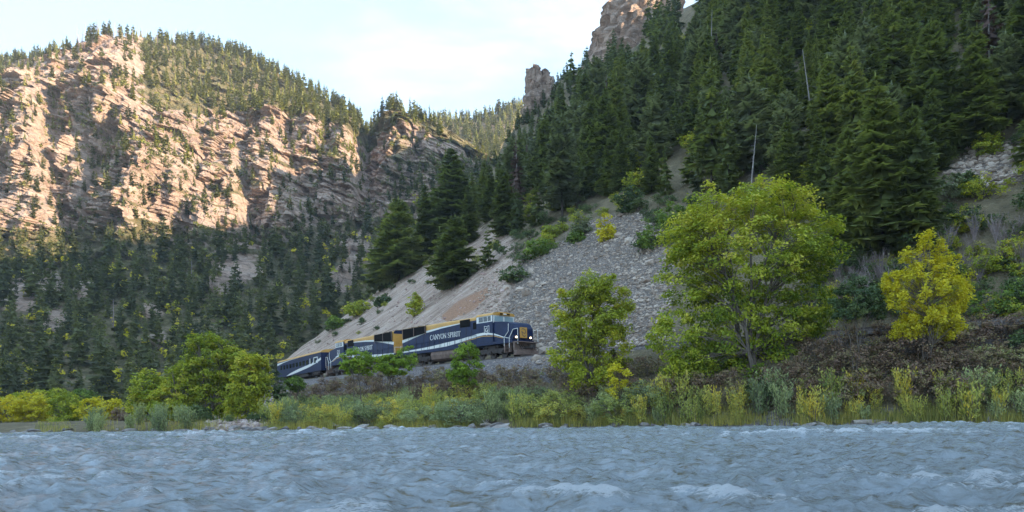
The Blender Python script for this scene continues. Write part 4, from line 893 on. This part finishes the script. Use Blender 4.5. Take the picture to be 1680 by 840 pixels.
def tsnag():
    a = Acc(); tube(a, [(0, 0, -.5), (rng.normal()*.2, 0, 5), (rng.normal()*.3, 0, 10)], .22, .05, 3, 0, .7)
    for i in range(22):
        f = rng.uniform(.2, .95); an = rng.uniform(0, 6.28); l = 1.5*(1.05-f)+.15; d = np.array([math.cos(an), math.sin(an), -.1])
        a.add([(0, 0, f*10), (0, 0, f*10+.22), d*l+[0, 0, f*10]], [(0, 1, 2)], rng.uniform(.2, .9))
    return a.out()
TS = [tsnag() for _ in range(3)]
big = Acc()
def stamp(acc, tpl, p, s, mi, tv=0.0, wd=1.0, rot=None):
    V, T, t, m = tpl; a = srnd(0, 6.28) if rot is None else rot; c, s_ = math.cos(a), math.sin(a)
    acc.add(np.stack([(V[:, 0]*c-V[:, 1]*s_)*s*wd+p[0], (V[:, 0]*s_+V[:, 1]*c)*s*wd+p[1], V[:, 2]*s+p[2]], -1), T, np.clip(t+tv, 0, 1), mi)
for sz, _, p, Hh, k, w in rest:
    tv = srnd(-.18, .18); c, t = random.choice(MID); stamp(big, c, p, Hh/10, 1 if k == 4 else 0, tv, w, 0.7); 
far.sort(key=lambda a: -a[1]/a[0].y)
for fi, (p, Hh, k) in enumerate(far):
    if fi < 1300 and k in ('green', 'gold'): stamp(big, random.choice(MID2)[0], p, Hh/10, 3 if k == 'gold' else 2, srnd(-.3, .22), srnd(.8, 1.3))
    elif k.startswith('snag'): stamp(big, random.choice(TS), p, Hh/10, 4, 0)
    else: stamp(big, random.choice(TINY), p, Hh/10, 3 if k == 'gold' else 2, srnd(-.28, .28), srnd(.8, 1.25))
print('hill', len(hill_trees), 'rest', len(rest), 'far', len(far), 'scrub', len(scrub), 'autumn', len(autumn))
link('conifer_forest', big.mesh('conifer_forest', [M['needle'], M['needle_blue'], M['needle_far'], M['needle_gold'], M['twig'], M['bark_dark']]), kind='stuff', label='dense conifer forest covering the hillside and the canyon wall', category='forest')
def clump(n, mat_t=.5):
    a = Acc(); d = unit(n, rng); C = d*(rng.random(n)**.4)[:, None]*[.55, .55, .5]+[0, 0, .42]; leaves(a, C, .24, d, rng, np.clip(.45+rng.normal(size=n)*.16, 0, 1)); return a.out()
CL = [clump(16) for _ in range(4)]
sc = Acc()
for p, s_, k in scrub: stamp(sc, random.choice(CL), p, s_, k, srnd(-.25, .25))
link('cliff_scrub', sc.mesh('cliff_scrub', [M['needle_far'], M['needle_gold']]), kind='stuff', label='scrubby bushes dotted over the canyon wall ledges', category='scrub')
au = Acc()
for p, s_ in autumn: stamp(au, random.choice(CL), p+Vector((0, -1.5, 1.2)), s_, random.choice((0, 0, 1)), srnd(-.1, .4))
link('autumn_scrub', au.mesh('autumn_scrub', [M['leaf_yellow'], M['leaf_olive']]), kind='stuff', label='patches of yellow autumn brush among the dark conifers', category='brush')
# ================================================================ BROADLEAF TREES (px = photo column/row outlines at a given distance)
def pxtree(name, label, cat, Yd, base, blobs, m, ncl, nl, leaf, cr, stems=3, tr=.2, seed=0, tip=.0, group=None, flat=.55, inner=.5, depth=.9, spread=.5):
    rg = np.random.default_rng(seed); b0 = P(base[0], base[1], Yd); zg = ground_at(b0.x, b0.y); b0.z = min(b0.z, zg) if zg > 0 else b0.z
    bl = []
    for (bx, by, rx, ry) in blobs:
        c = P(bx, by, Yd)-b0; k = Yd/F; bl.append((c.x, rg.normal()*rx*k*.25, c.z, rx*k, rx*k*depth, ry*k))
    cw, tw = crown(rg, bl, (0, 0, -.2), ncl, nl, leaf, cr, stems, tr, flat, inner, tip, spread)
    return thing(name, label, cat, b0, group, 0, 1, (('crown', cw.mesh('crown', [M[m]])), ('trunk', tw.mesh('trunk', [M['bark']]))))
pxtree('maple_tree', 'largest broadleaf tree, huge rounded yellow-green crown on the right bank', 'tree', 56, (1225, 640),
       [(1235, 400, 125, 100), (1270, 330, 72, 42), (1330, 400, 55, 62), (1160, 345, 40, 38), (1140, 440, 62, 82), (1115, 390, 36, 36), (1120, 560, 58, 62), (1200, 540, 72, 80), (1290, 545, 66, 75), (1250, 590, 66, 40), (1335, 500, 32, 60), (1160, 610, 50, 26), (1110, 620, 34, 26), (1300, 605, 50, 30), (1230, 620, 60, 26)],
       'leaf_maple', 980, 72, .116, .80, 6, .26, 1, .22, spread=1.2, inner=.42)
pxtree('maple_tree', 'medium yellow-green tree left of the largest tree, in front of the scree', 'tree', 60, (968, 650),
       [(970, 520, 62, 62), (930, 505, 26, 36), (1000, 500, 34, 46), (975, 470, 34, 26), (945, 570, 44, 36), (1005, 570, 34, 40), (970, 610, 40, 28)], 'leaf_olive', 320, 80, .105, .6, 3, .13, 2, .12)
pxtree('shrub', 'low yellow shrub at the foot of the medium tree', 'shrub', 56, (1020, 672), [(1020, 645, 30, 24), (1012, 612, 18, 18)], 'leaf_yellow', 45, 40, .09, .4, 4, .05, 3)
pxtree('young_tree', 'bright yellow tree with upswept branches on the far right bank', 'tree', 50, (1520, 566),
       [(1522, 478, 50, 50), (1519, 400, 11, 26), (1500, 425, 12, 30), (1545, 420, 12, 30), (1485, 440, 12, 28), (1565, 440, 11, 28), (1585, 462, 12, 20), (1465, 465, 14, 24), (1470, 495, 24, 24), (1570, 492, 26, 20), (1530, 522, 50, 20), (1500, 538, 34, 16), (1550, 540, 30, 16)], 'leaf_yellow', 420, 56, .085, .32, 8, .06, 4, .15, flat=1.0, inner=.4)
pxtree('small_tree', 'small dull green tree between the largest tree and the yellow tree', 'tree', 51, (1406, 560), [(1405, 490, 42, 34), (1385, 510, 22, 22), (1430, 500, 22, 26)], 'leaf_dark', 130, 60, .085, .36, 3, .07, 5)
for a in ((765, 646, [(765, 600, 28, 34), (768, 575, 16, 14), (752, 615, 18, 22)], 'leaf_lime', 70, 'rounded bright green small tree in front of the leading engine'),
          (590, 652, [(586, 592, 27, 20), (575, 600, 16, 16), (602, 600, 16, 18)], 'leaf_lime', 78, 'small green tree with a forked bare trunk in front of the second engine'),
          (640, 628, [(636, 598, 22, 18), (666, 585, 18, 20), (650, 602, 28, 14)], 'leaf_lime', 80, 'two-humped lime green bush in front of the gap between the engines'),
          (484, 652, [(484, 630, 16, 13)], 'leaf_green', 92, 'small round dark green bush below the passenger coach'),
          (455, 665, [(452, 632, 17, 28), (460, 645, 12, 18)], 'leaf_dark', 94, 'dark green bush hiding the tail of the passenger coach')):
    pxtree('small_tree', a[5], 'small tree', a[4], (a[0], a[1]), a[2], a[3], 130 if a[4] < 90 else 70, 54, .095, .38, 3, .08, int(a[0]), .1)
for a in ((345, 700, [(350, 590, 42, 40), (335, 560, 28, 16), (380, 600, 26, 34), (350, 650, 40, 36)], 'leaf_maple', 90, 'tall spreading green tree at the left end of the near bank', 170),
          (412, 696, [(410, 625, 34, 42), (415, 592, 20, 14), (400, 660, 28, 26)], 'leaf_olive', 84, 'yellow-green tree just left of the train tail', 130),
          (296, 700, [(300, 630, 34, 40), (285, 660, 30, 30), (318, 610, 20, 22)], 'leaf_maple', 90, 'yellow-green leaning tree left of the tall green tree', 110),
          (243, 702, [(245, 640, 30, 34), (228, 665, 20, 24), (262, 670, 20, 24)], 'leaf_maple', 92, 'roundish yellow-green tree at the river corner', 100),
          (325, 704, [(322, 685, 30, 20)], 'leaf_dark', 86, 'shadowy dark bush under the tall green tree', 40),
          (12, 705, [(15, 672, 36, 26), (-20, 680, 30, 24)], 'leaf_yellow', 112, 'yellow cottonwood clump at the far left edge', 80),
          (62, 705, [(60, 670, 30, 28)], 'leaf_yellow', 112, 'golden-yellow cottonwood second from the left edge', 60),
          (105, 705, [(104, 668, 26, 27), (112, 690, 24, 14)], 'leaf_maple', 108, 'green and yellow rounded cottonwood on the distant bank', 70),
          (160, 704, [(158, 674, 32, 22), (190, 672, 16, 16)], 'leaf_yellow', 108, 'low golden cottonwood right of the rounded one', 60),
          (135, 690, [(130, 652, 24, 14)], 'leaf_green', 125, 'darker green cottonwood behind the golden ones', 35),
          (215, 702, [(205, 680, 16, 18)], 'leaf_brown', 100, 'brownish leafless-looking bush at the river corner', 25),
          (80, 690, [(85, 648, 28, 12), (30, 655, 28, 12)], 'leaf_maple', 128, 'row of pale yellow cottonwood tops against the dark forest', 50)):
    pxtree('cottonwood_tree', a[5], 'tree', a[4], (a[0], a[1]), a[2], a[3], int(a[6]*1.7), 50, .155, .66, 3, .14, int(a[0])+50, .1)
# ---- mid-slope shrubs at the top of the scree
for bx, by, rx, ry, m, lb in ((955, 368, 20, 24, 'needle_blue', 'round blue-green juniper at the top of the scree'), (993, 376, 14, 26, 'leaf_yellow', 'small pale yellow tree at the top of the scree'),
        (945, 388, 13, 12, 'leaf_green', 'little green bush beside the juniper'), (890, 405, 32, 18, 'leaf_green', 'low spreading green shrub left of the scree top'), (845, 450, 26, 18, 'leaf_dark', 'dark shrub on the upper left edge of the scree'),
        (1080, 380, 34, 32, 'leaf_green', 'broad green shrub above the scree beside the big tree'), (1060, 395, 22, 18, 'leaf_dark', 'dull shrub right of the scree top'), (1030, 330, 26, 20, 'leaf_dark', 'dark brush behind the yellow sapling'),
        (1110, 345, 30, 24, 'leaf_green', 'leafy green shrub under the firs'), (682, 500, 11, 22, 'leaf_olive', 'thin yellow-green sapling on the pink scree'), (905, 382, 14, 12, 'leaf_olive', 'olive shrub at the scree edge'),
        (630, 492, 14, 10, 'leaf_dark', 'dark little shrub at the spur edge'), (590, 506, 22, 12, 'leaf_olive', 'olive brush on the spur edge'), (553, 530, 18, 10, 'leaf_green', 'green brush lower on the spur edge'), (450, 590, 16, 12, 'leaf_sage', 'pale sage bush above the coach'),
        (1560, 310, 34, 26, 'needle_blue', 'blue-green juniper on the right slope'), (1640, 500, 44, 34, 'leaf_green', 'big dark green shrub at the right edge above the track'), (1595, 300, 20, 20, 'leaf_dark', 'dark shrub below the small scree patch'), (1620, 235, 22, 26, 'leaf_olive', 'yellow-green shrub on the upper right slope'),
        (1560, 440, 30, 24, 'leaf_dark', 'dull green shrub behind the yellow tree'), (1590, 360, 34, 22, 'leaf_olive', 'faded olive shrub on the right slope'), (1655, 425, 30, 24, 'leaf_olive', 'rust-tinged shrub at the far right'), (1700, 470, 30, 30, 'leaf_green', 'green shrub beyond the right edge')):
    h = hit(bx, by+ry*.8, 'H')
    if not h: continue
    D = h[0].y; pxtree('shrub', lb, 'shrub', D, (bx, by+ry), [(bx, by, rx, ry), (bx-rx*.4, by+ry*.3, rx*.6, ry*.6), (bx+rx*.4, by+ry*.2, rx*.6, ry*.6)], m, int(18+rx*1.3), 36, .0016*D, .0062*D, 3, .05, int(bx), .1)
# ---- shared bush variants
WV = []
for i in range(5): c, t = willow(rng, 2.2, 36, 30, .45+.12*i); WV.append((c.mesh('willow_leaves', [M['leaf_sage' if i in (1, 3) else 'leaf_willow']]), t.mesh('willow_stems', [M['bark']])))
RV = []
for i in range(4):
    c, t = bush(rng, 2.1, 3.0, 90, 34, .055, .33); RV.append((c.mesh('willow_leaves', [M['leaf_sage' if i in (0, 2) else 'leaf_willow']]), t.mesh('willow_stems', [M['bark']])))
BVv = []
for i in range(4): c, t = bush(rng, 1.8, 2.4, 60, 26, .06, .30); BVv.append((c.mesh('brown_leaves', [M['leaf_brown']]), t.mesh('brown_stems', [M['bark']])))
GV = []
for i in range(3): c, t = bush(rng, 1.6, 2.2, 50, 28, .07, .30); GV.append((c.mesh('green_leaves', [M['leaf_dark' if i else 'leaf_olive']]), t.mesh('green_stems', [M['bark']])))
TV = [twiggy(rng, 3.0).mesh('bare_twigs', [M['twig']]) for _ in range(3)]
def scatter(n, poly, r, smin, smax, fn, which='H'):
    xs = [p[0] for p in poly]; ys = [p[1] for p in poly]; s3 = Spread(2.0); c = 0
    for _ in range(n):
        px, py = srnd(min(xs), max(xs)), srnd(min(ys), max(ys))
        if not poly_mask(px, py, poly): continue
        h = hit(px, py, which)
        if h and s3.ok(h[0], r): fn(h[0]-Vector((0, 0, .08)), srnd(smin, smax), px, py); c += 1
    return c
def mk_(name, lab, cat, grp, V_, pn=('foliage', 'stems')):
    def f(p, s, px, py):
        v = random.choice(V_)
        if isinstance(v, tuple): thing(name, lab, cat, p, grp, srnd(0, 6.28), (s*srnd(.85, 1.25), s*srnd(.85, 1.25), s), ((pn[0], v[0]), (pn[1], v[1])))
        else: o = link(name, v, None, p, label=lab, category=cat, group=grp); o.scale = (s,)*3; o.rotation_euler[2] = srnd(0, 6.28)
    return f
cn = []
cn.append(scatter(900, [(470, 650), (560, 632), (700, 626), (860, 628), (905, 612), (1065, 596), (1065, 655), (860, 660), (640, 660), (500, 672)], 1.6, .75, 1.1, mk_('brown_bush', 'reddish brown bush below the train', 'bush', 'reddish brown bushes below the train', BVv)))
cn.append(scatter(1900, [(1065, 655), (1270, 625), (1350, 580), (1450, 552), (1940, 545), (1940, 658), (1300, 668)], 1.15, .85, 1.35, mk_('brown_bush', 'reddish brown bush on the steep right bank', 'bush', 'reddish brown bushes on the right bank', BVv+[GV[1]])))
cn.append(scatter(900, [(440, 688), (500, 672), (620, 662), (860, 662), (1065, 668), (1065, 698), (440, 702)], 1.6, .75, 1.15, mk_('willow_bush', 'feathery willow bush in front of the train', 'bush', 'willow bushes at the water in front of the train', RV+RV+WV)))
cn.append(scatter(2000, [(1065, 668), (1300, 655), (1940, 645), (1940, 688), (1065, 697)], 1.15, .75, 1.25, mk_('willow_bush', 'upright willow bush along the right bank', 'bush', 'willow bushes along the right bank', WV+[WV[0], WV[2], WV[4]]*2)))
cn.append(scatter(260, [(600, 694), (900, 690), (1300, 686), (1940, 680), (1940, 694), (600, 704)], 2.2, .35, .7, mk_('willow_bush', 'low willow in grass at the waterline', 'bush', 'low willows at the edge of the water', WV)))
cn.append(scatter(240, [(130, 700), (300, 692), (310, 709), (110, 711)], 2.2, .7, 1.15, mk_('sage_bush', 'pale sage bush at left river corner', 'bush', 'pale bushes at the left river corner', [WV[1], WV[3]])))
cn.append(scatter(200, [(1370, 462), (1510, 455), (1510, 505), (1370, 510)], 1.2, .7, .95, mk_('twiggy_shrub', 'leafless grey shrub above track beside yellow tree', 'shrub', 'leafless shrubs above the track', TV)))
cn.append(scatter(300, [(1545, 400), (1700, 385), (1940, 470), (1560, 475)], 1.5, .7, .9, mk_('twiggy_shrub', 'leafless grey shrub near the right edge', 'shrub', 'leafless shrubs at the right edge', TV)))
cn.append(scatter(900, [(1330, 420), (1940, 400), (1940, 535), (1330, 530)], 1.7, .8, 1.5, mk_('green_shrub', 'low olive shrub above the right track', 'shrub', 'low shrubs above the right track', GV)))
cn.append(scatter(700, [(800, 405), (940, 345), (1000, 325), (1300, 340), (1300, 420), (1100, 420), (1050, 350), (1000, 352), (930, 385), (850, 440)], 3.0, .8, 1.5, mk_('green_shrub', 'low green shrub at the top of the scree', 'shrub', 'low shrubs at the top of the scree', GV)))
cn.append(scatter(160, [(300, 690), (440, 660), (480, 650), (480, 690), (300, 706)], 3.0, .5, .9, mk_('green_shrub', 'low olive shrub on the rubbly bank below the coach', 'shrub', 'low shrubs on the rubbly left bank', GV)))
cn.append(scatter(260, [(470, 590), (560, 515), (650, 450), (740, 420), (800, 400), (800, 440), (700, 500), (560, 575)], 4.5, .45, .95, mk_('green_shrub', 'small shrub dotted on the pink slope', 'shrub', 'small shrubs on the pink slope', GV)))
cn.append(scatter(900, [(800, 300), (900, 200), (1100, 60), (1700, 40), (1700, 300), (1300, 320), (1000, 320), (860, 380)], 9.0, 1.3, 2.6, mk_('green_shrub', 'green shrub between the hillside firs', 'shrub', 'shrubs between the hillside firs', GV)))
cn.append(scatter(500, [(1530, 300), (1940, 260), (1940, 420), (1530, 400)], 3.0, .8, 1.6, mk_('green_shrub', 'olive shrub on the upper right slope', 'shrub', 'shrubs on the upper right slope', GV)))
# ---- grass and weeds along the water, one mass
gr = Acc(); n = 0
xs_, ts_ = [], []
cand = []
for _ in range(11000):
    px = srnd(60, 1940); lo = np.interp(px, [60, 400, 840, 1680], [709, 706, 701, 694]); py = lo-abs(random.gauss(0, 1))*11+1
    if px < 440 and random.random() < .6: continue
    if vnoise(np.array([[px*.03, 1.0, 2.0]]), 4)[0] < random.uniform(-.6, .25): continue
    h = hit(px, py, 'H')
    if h and h[0].z > .05: cand.append(h[0])
C = np.array([tuple(c) for c in cand]); nb_ = 5; C = np.repeat(C, nb_, 0)+rng.normal(size=(len(C)*nb_, 3))*[.18, .18, 0]
Hb = rng.uniform(.2, .8, len(C))*(.7+.5*(vnoise(C*[.5, .5, 0], 8)+.5)); a = rng.uniform(0, 6.28, len(C)); le = rng.uniform(.05, .35, len(C)); w_ = .018
d = np.stack([np.cos(a), np.sin(a), 0*a], -1); q_ = np.stack([-np.sin(a), np.cos(a), 0*a], -1); up = np.array([0, 0, 1.0])
V = np.stack([C-q_*w_, C+q_*w_, C+d*(Hb*le)[:, None]+up*Hb[:, None]], 1).reshape(-1, 3); T = np.arange(len(C)*3).reshape(-1, 3)
gr.add(V, T, np.repeat(np.clip(.4+rng.normal(size=len(C))*.2, 0, 1), 3)); link('bank_grass', gr.mesh('bank_grass', [M['grass']]), kind='stuff', label='yellowing grass and weeds along the waterline', category='grass')
# ================================================================ STONES
def stone(seed, sub=1):
    rg = np.random.default_rng(seed); t = (1+5**.5)/2
    v = np.array([(-1, t, 0), (1, t, 0), (-1, -t, 0), (1, -t, 0), (0, -1, t), (0, 1, t), (0, -1, -t), (0, 1, -t), (t, 0, -1), (t, 0, 1), (-t, 0, -1), (-t, 0, 1)], float)/1.9
    f = [(0, 11, 5), (0, 5, 1), (0, 1, 7), (0, 7, 10), (0, 10, 11), (1, 5, 9), (5, 11, 4), (11, 10, 2), (10, 7, 6), (7, 1, 8), (3, 9, 4), (3, 4, 2), (3, 2, 6), (3, 6, 8), (3, 8, 9), (4, 9, 5), (2, 4, 11), (6, 2, 10), (8, 6, 7), (9, 8, 1)]
    v = v.tolist()
    for _ in range(sub):
        mid = {}; nf = []
        def m_(a, b):
            k = (min(a, b), max(a, b))
            if k not in mid: q_ = (np.array(v[a])+np.array(v[b]))/2; v.append((q_/np.linalg.norm(q_)*1.0).tolist()); mid[k] = len(v)-1
            return mid[k]
        for a, b, c in f: x, y, z = m_(a, b), m_(b, c), m_(c, a); nf += [(a, x, z), (b, y, x), (c, z, y), (x, y, z)]
        f = nf
    v = np.array(v); v = v*(1+.28*fbm(v*1.3+seed*7.1, 2, seed)[:, None]); 
    for k in range(4):   # chop flat facets
        n_ = unit(1, rg)[0]; dd = v@n_; lim = rg.uniform(.45, .7); v -= np.maximum(0, dd-lim)[:, None]*n_
    return v, np.array(f)
BS = [stone(i, 2) for i in range(6)]; LS = [stone(20+i, 0) for i in range(6)]
def stmesh(v, f, sc_): return v*sc_, f
def smoothd(me): return me
BM = [mesh_np('boulder', v*[.5, .4, .3], f, [M['boulder']]) for v, f in BS]
c_ = 0
for i in range(110):
    px = srnd(20, 1690); Yw = None
    py = np.interp(px, [0, 400, 840, 1680], [712, 708, 704, 697.5])-srnd(-1.2, 4)
    h = hit(px, py, 'H')
    if not h: continue
    s_ = srnd(.35, 1.15)*(1.2 if px < 900 else .8)
    left = px < 640; mid_ = px < 1060
    o = link('boulder', random.choice(BM), None, (h[0].x, h[0].y, max(h[0].z, 0)+.05*s_), label='grey waterline boulder ' + ('on the left bank' if left else 'in front of the train' if mid_ else 'below the right willows'), category='rock', group='waterline boulders ' + ('on the left bank' if left else 'in front of the train' if mid_ else 'below the right willows'))
    o.scale = (s_*srnd(.8, 1.6), s_, s_*srnd(.6, 1.1)); o.rotation_euler = (srnd(-.3, .3), srnd(-.3, .3), srnd(0, 6.28))
for px, py, w_, h_, m_, lb in ((1312, 692, 14, 12, 'boulder', 'upright purplish boulder on the bank left of the driftwood log'), (1230, 700, 26, 7, 'boulder', 'flat pinkish boulder at the waterline below the big tree'), (1350, 710, 26, 5, 'wetrock', 'low dark wet rock breaking the water below the log'), (1664, 712, 40, 8, 'wetrock', 'dark wet rock in the rapids at the right edge'), (680, 700, 24, 9, 'boulder', 'angular grey boulder at the water, middle of the bank'), (2, 760, 18, 5, 'wetrock', 'dark wet rock at the left edge of the river'), (640, 703, 18, 6, 'boulder', 'flat grey boulder left of the angular one')):
    d_ = ray(px, py); Yd = -(H0-.05)/d_.z if d_.z < 0 else 60; Yd = min(Yd, 62) if m_ == 'boulder' else Yd; p = ORG+d_*Yd; k = Yd/F
    v, f = BS[len(lb) % 6]; me = mesh_np('stone', v*[.55, .45, .5], f, [M[m_]]); o = link('boulder' if m_ == 'boulder' else 'wet_rock', me, None, (p.x, p.y, max(p.z, 0)), label=lb, category='rock'); o.scale = (w_*k, w_*k*.7, h_*k*1.2)
# driftwood
def drift(name, lab, px, py, L, r, ang, roots=0):
    d_ = ray(px, py); h = hit(px, py, 'H'); p = h[0] if h else P(px, py, 50); a = Acc()
    tube(a, [(-L/2, 0, 0), (-L*.2, .05, .05), (L*.2, -.03, .06), (L/2, .02, 0)], r, r*.72, 10)
    e = Acc(); 
    for i in range(roots): an = rng.uniform(0, 3.14); tube(e, [(0, 0, 0), (math.cos(an)*L*.3, rng.normal()*.2, math.sin(an)*L*.3), (math.cos(an)*L*.5, rng.normal()*.4, math.sin(an)*L*.45)], r*.5, r*.12, 5)
    t = thing(name, lab, 'driftwood', (p.x, p.y, p.z+r*.9), None, ang, 1, (('log', a.mesh('log', [M['log']])),))
    if roots: link('roots', e.mesh('roots', [M['log']]), t)
drift('driftwood_log', 'long bleached driftwood log lying on the rocks at the right waterline', 1432, 697, 2.6, .17, .05)
drift('driftwood_stump', 'reddish driftwood root tangle at the water below the leading engine', 797, 699, .9, .10, .3, 9)
drift('driftwood_stump', 'pale driftwood stump at the water on the left bank', 552, 702, .7, .12, 1.2, 6)
# rock crags on the skyline of the right hill
def crag(lab, pts, D, seed, dep=10, name='rock_crag'):
    n = 64; rg = np.random.default_rng(seed); V = []; m_ = 70
    for j in range(m_):
        f = j/(m_-1); y = pts[0][2]+(pts[1][2]-pts[0][2])*f
        for i in range(n):
            a = i/n*2*math.pi; L = np.interp(f, [q[0] for q in pts[2]], [q[1] for q in pts[2]]); Rt = np.interp(f, [q[0] for q in pts[2]], [q[2] for q in pts[2]])
            cx, rx = (L+Rt)/2, (Rt-L)/2; c = P(cx+rx*math.cos(a), y, D); V.append((c.x, D+dep*math.sin(a)*(1-f*.5), c.z))
    c = P((pts[2][-1][1]+pts[2][-1][2])/2, pts[1][2], D); V.append(tuple(c)); V = np.array(V)
    T = []
    for j in range(m_-1):
        for i in range(n): a_, b_ = j*n+i, j*n+(i+1) % n; T += [(a_, b_, b_+n), (a_, b_+n, a_+n)]
    T += [((m_-1)*n+i, (m_-1)*n+(i+1) % n, len(V)-1) for i in range(n)]
    k = D/300; wj = fbm(V*.10, 3, seed)[:, None]; ax = V-V.mean(0); ax[:, 2] = 0; ax /= np.linalg.norm(ax, axis=1)[:, None]+1e-6
    q1 = vnoise(np.floor(V*[.28, .28, .14]/k+wj*.8+V[:, :1]*[0, 0, .06]), seed); q2 = vnoise(np.floor(V*[.7, .7, .45]/k+wj), seed+1); ly = (V[:, 2]+V[:, 0]*.5)/(1.7*k); ly = ly-np.floor(ly)
    V += ax*((1.5*q1+.6*q2+.7*(ly-.5)+1.3*fbm(V*.3/k, 4, seed, ridge=True))*k*min(1.6, .35+dep/14))[:, None]+(np.array([0, 0, 1.])*(q1*.8*k)[:, None])
    link(name, mesh_np(name, V, T, [M['mountain']], attrs={'soil': np.full(len(V), -.3)}), None, label=lab, category='rock crag')
crag('tall rock pinnacle, left one of the pair on the skyline of the right hill', ((0, 0, 330), (0, 0, 114), [(0, 852, 900), (.7, 863, 888), (.93, 866, 886), (1, 868, 882)]), 325, 1, 6)
crag('shorter rock pinnacle, right one of the pair on the skyline', ((0, 0, 330), (0, 0, 119), [(0, 878, 925), (.7, 884, 908), (.95, 888, 902), (1, 890, 899)]), 329, 2, 6)
crag('large folded cream and brown crag at the top of the right hill', ((0, 0, 290), (0, 0, -40), [(0, 950, 1150), (.5, 962, 1120), (.65, 984, 1106), (.8, 1000, 1108), (.9, 1020, 1112), (1, 1030, 1110)]), 338, 4, 26)
crag('small dark knob of rock below the large crag on the skyline', ((0, 0, 260), (0, 0, 60), [(0, 940, 1020), (.7, 966, 1000), (1, 974, 985)]), 345, 6, 8)
# scree stones
scr = Acc(); NS = 0
def strew(poly, n, smin, smax, mi, which='H', tmin=3.5):
    xs = [p[0] for p in poly]; ys = [p[1] for p in poly]; px = rng.uniform(min(xs), max(xs), n); py = rng.uniform(min(ys), max(ys), n); ok = inpoly(px, py, poly)
    for x, y in zip(px[ok], py[ok]):
        h = hit(x+random.gauss(0, 4), y+random.gauss(0, 3), which)
        if not h: continue
        p = h[0]; s_ = smin*(smax/smin)**(random.random()**2.2); v, f = random.choice(LS)
        a = srnd(0, 6.28); c, s2 = math.cos(a), math.sin(a); q_ = v*[s_*.6, s_*.45, s_*srnd(.25, .5)]
        scr.add(np.stack([q_[:, 0]*c-q_[:, 1]*s2+p.x, q_[:, 0]*s2+q_[:, 1]*c+p.y, q_[:, 2]+p.z], -1), f, srnd(0, 1), mi)
strew(POLY_SCREE, 13500, .13, .65, 0); strew(POLY_SCREE, 220, .7, 1.7, 0); strew(POLY_PINK, 160, .4, 1.1, 1); strew(POLY_PINK, 1500, .12, .6, 0); strew(POLY_SCREE2, 1200, .3, 1.0, 0); strew(POLY_PINK, 4500, .12, .6, 1)
strew([(330, 706), (345, 690), (420, 660), (450, 640), (470, 655), (440, 690), (430, 706)], 2400, .2, .9, 2)
strew([(500, 640), (620, 618), (880, 582), (905, 600), (800, 625), (560, 650)], 900, .12, .3, 0)
link('scree_stones', scr.mesh('scree_stones', [M['scree'], M['pinkscree'], M['rubble']]), kind='stuff', label='loose angular stones strewn over the talus slopes', category='scree')

# ---- valley air
hz = bpy.data.materials.new('valley_air'); hz.use_nodes = True; hz.node_tree.nodes.clear()
pv = N(hz.node_tree, 'ShaderNodeVolumePrincipled', ins={'Color': (.90, .93, .97, 1), 'Density': .00016}); ho = N(hz.node_tree, 'ShaderNodeOutputMaterial'); hz.node_tree.links.new(pv.outputs[0], ho.inputs['Volume'])
hb_ = MB().box(-1350, 1350, -700, 1900, -8, 620); hme = bpy.data.meshes.new('haze'); hme.from_pydata(hb_.v, [], hb_.f); hme.materials.append(hz)
link('haze', hme, None, kind='stuff', label='thin blue air filling the canyon', category='haze')

# ---- labels: tell alike neighbours apart by size order along the photo
ORD = 'first second third fourth fifth sixth seventh eighth ninth tenth eleventh twelfth thirteenth fourteenth fifteenth sixteenth seventeenth eighteenth nineteenth twentieth'.split()
TENS = {20: 'twenty', 30: 'thirty', 40: 'forty', 50: 'fifty', 60: 'sixty', 70: 'seventy', 80: 'eighty', 90: 'ninety'}
def ordw(i): return ORD[i] if i < 20 else (TENS[(i+1)//10*10]+'-'+ORD[(i+1) % 10-1] if (i+1) % 10 else TENS[i+1][:-1]+'ieth')
fam = {}
for o in list(COL.objects):
    if o.parent is None and o.get('label') and o.get('group') and not o.get('kind'): fam.setdefault((o['label'], o['group']), []).append(o)
for (lb, gp), os_ in fam.items():
    if len(os_) < 2: continue
    os_.sort(key=lambda o: float(proj(o.location.x, o.location.y, o.location.z)[0]))
    nb2 = 1 if len(os_) <= 24 else 2 if len(os_) <= 60 else 4
    bands = {1: [''], 2: ['left half, ', 'right half, '], 4: ['left end, ', 'mid-left, ', 'mid-right, ', 'right end, ']}[nb2]
    for b_ in range(nb2):
        part_ = os_[len(os_)*b_//nb2:len(os_)*(b_+1)//nb2]
        for i, o in enumerate(part_):
            o['label'] = lb+', '+bands[b_]+('leftmost' if i == 0 else 'rightmost' if i == len(part_)-1 else ordw(i)+' from left')
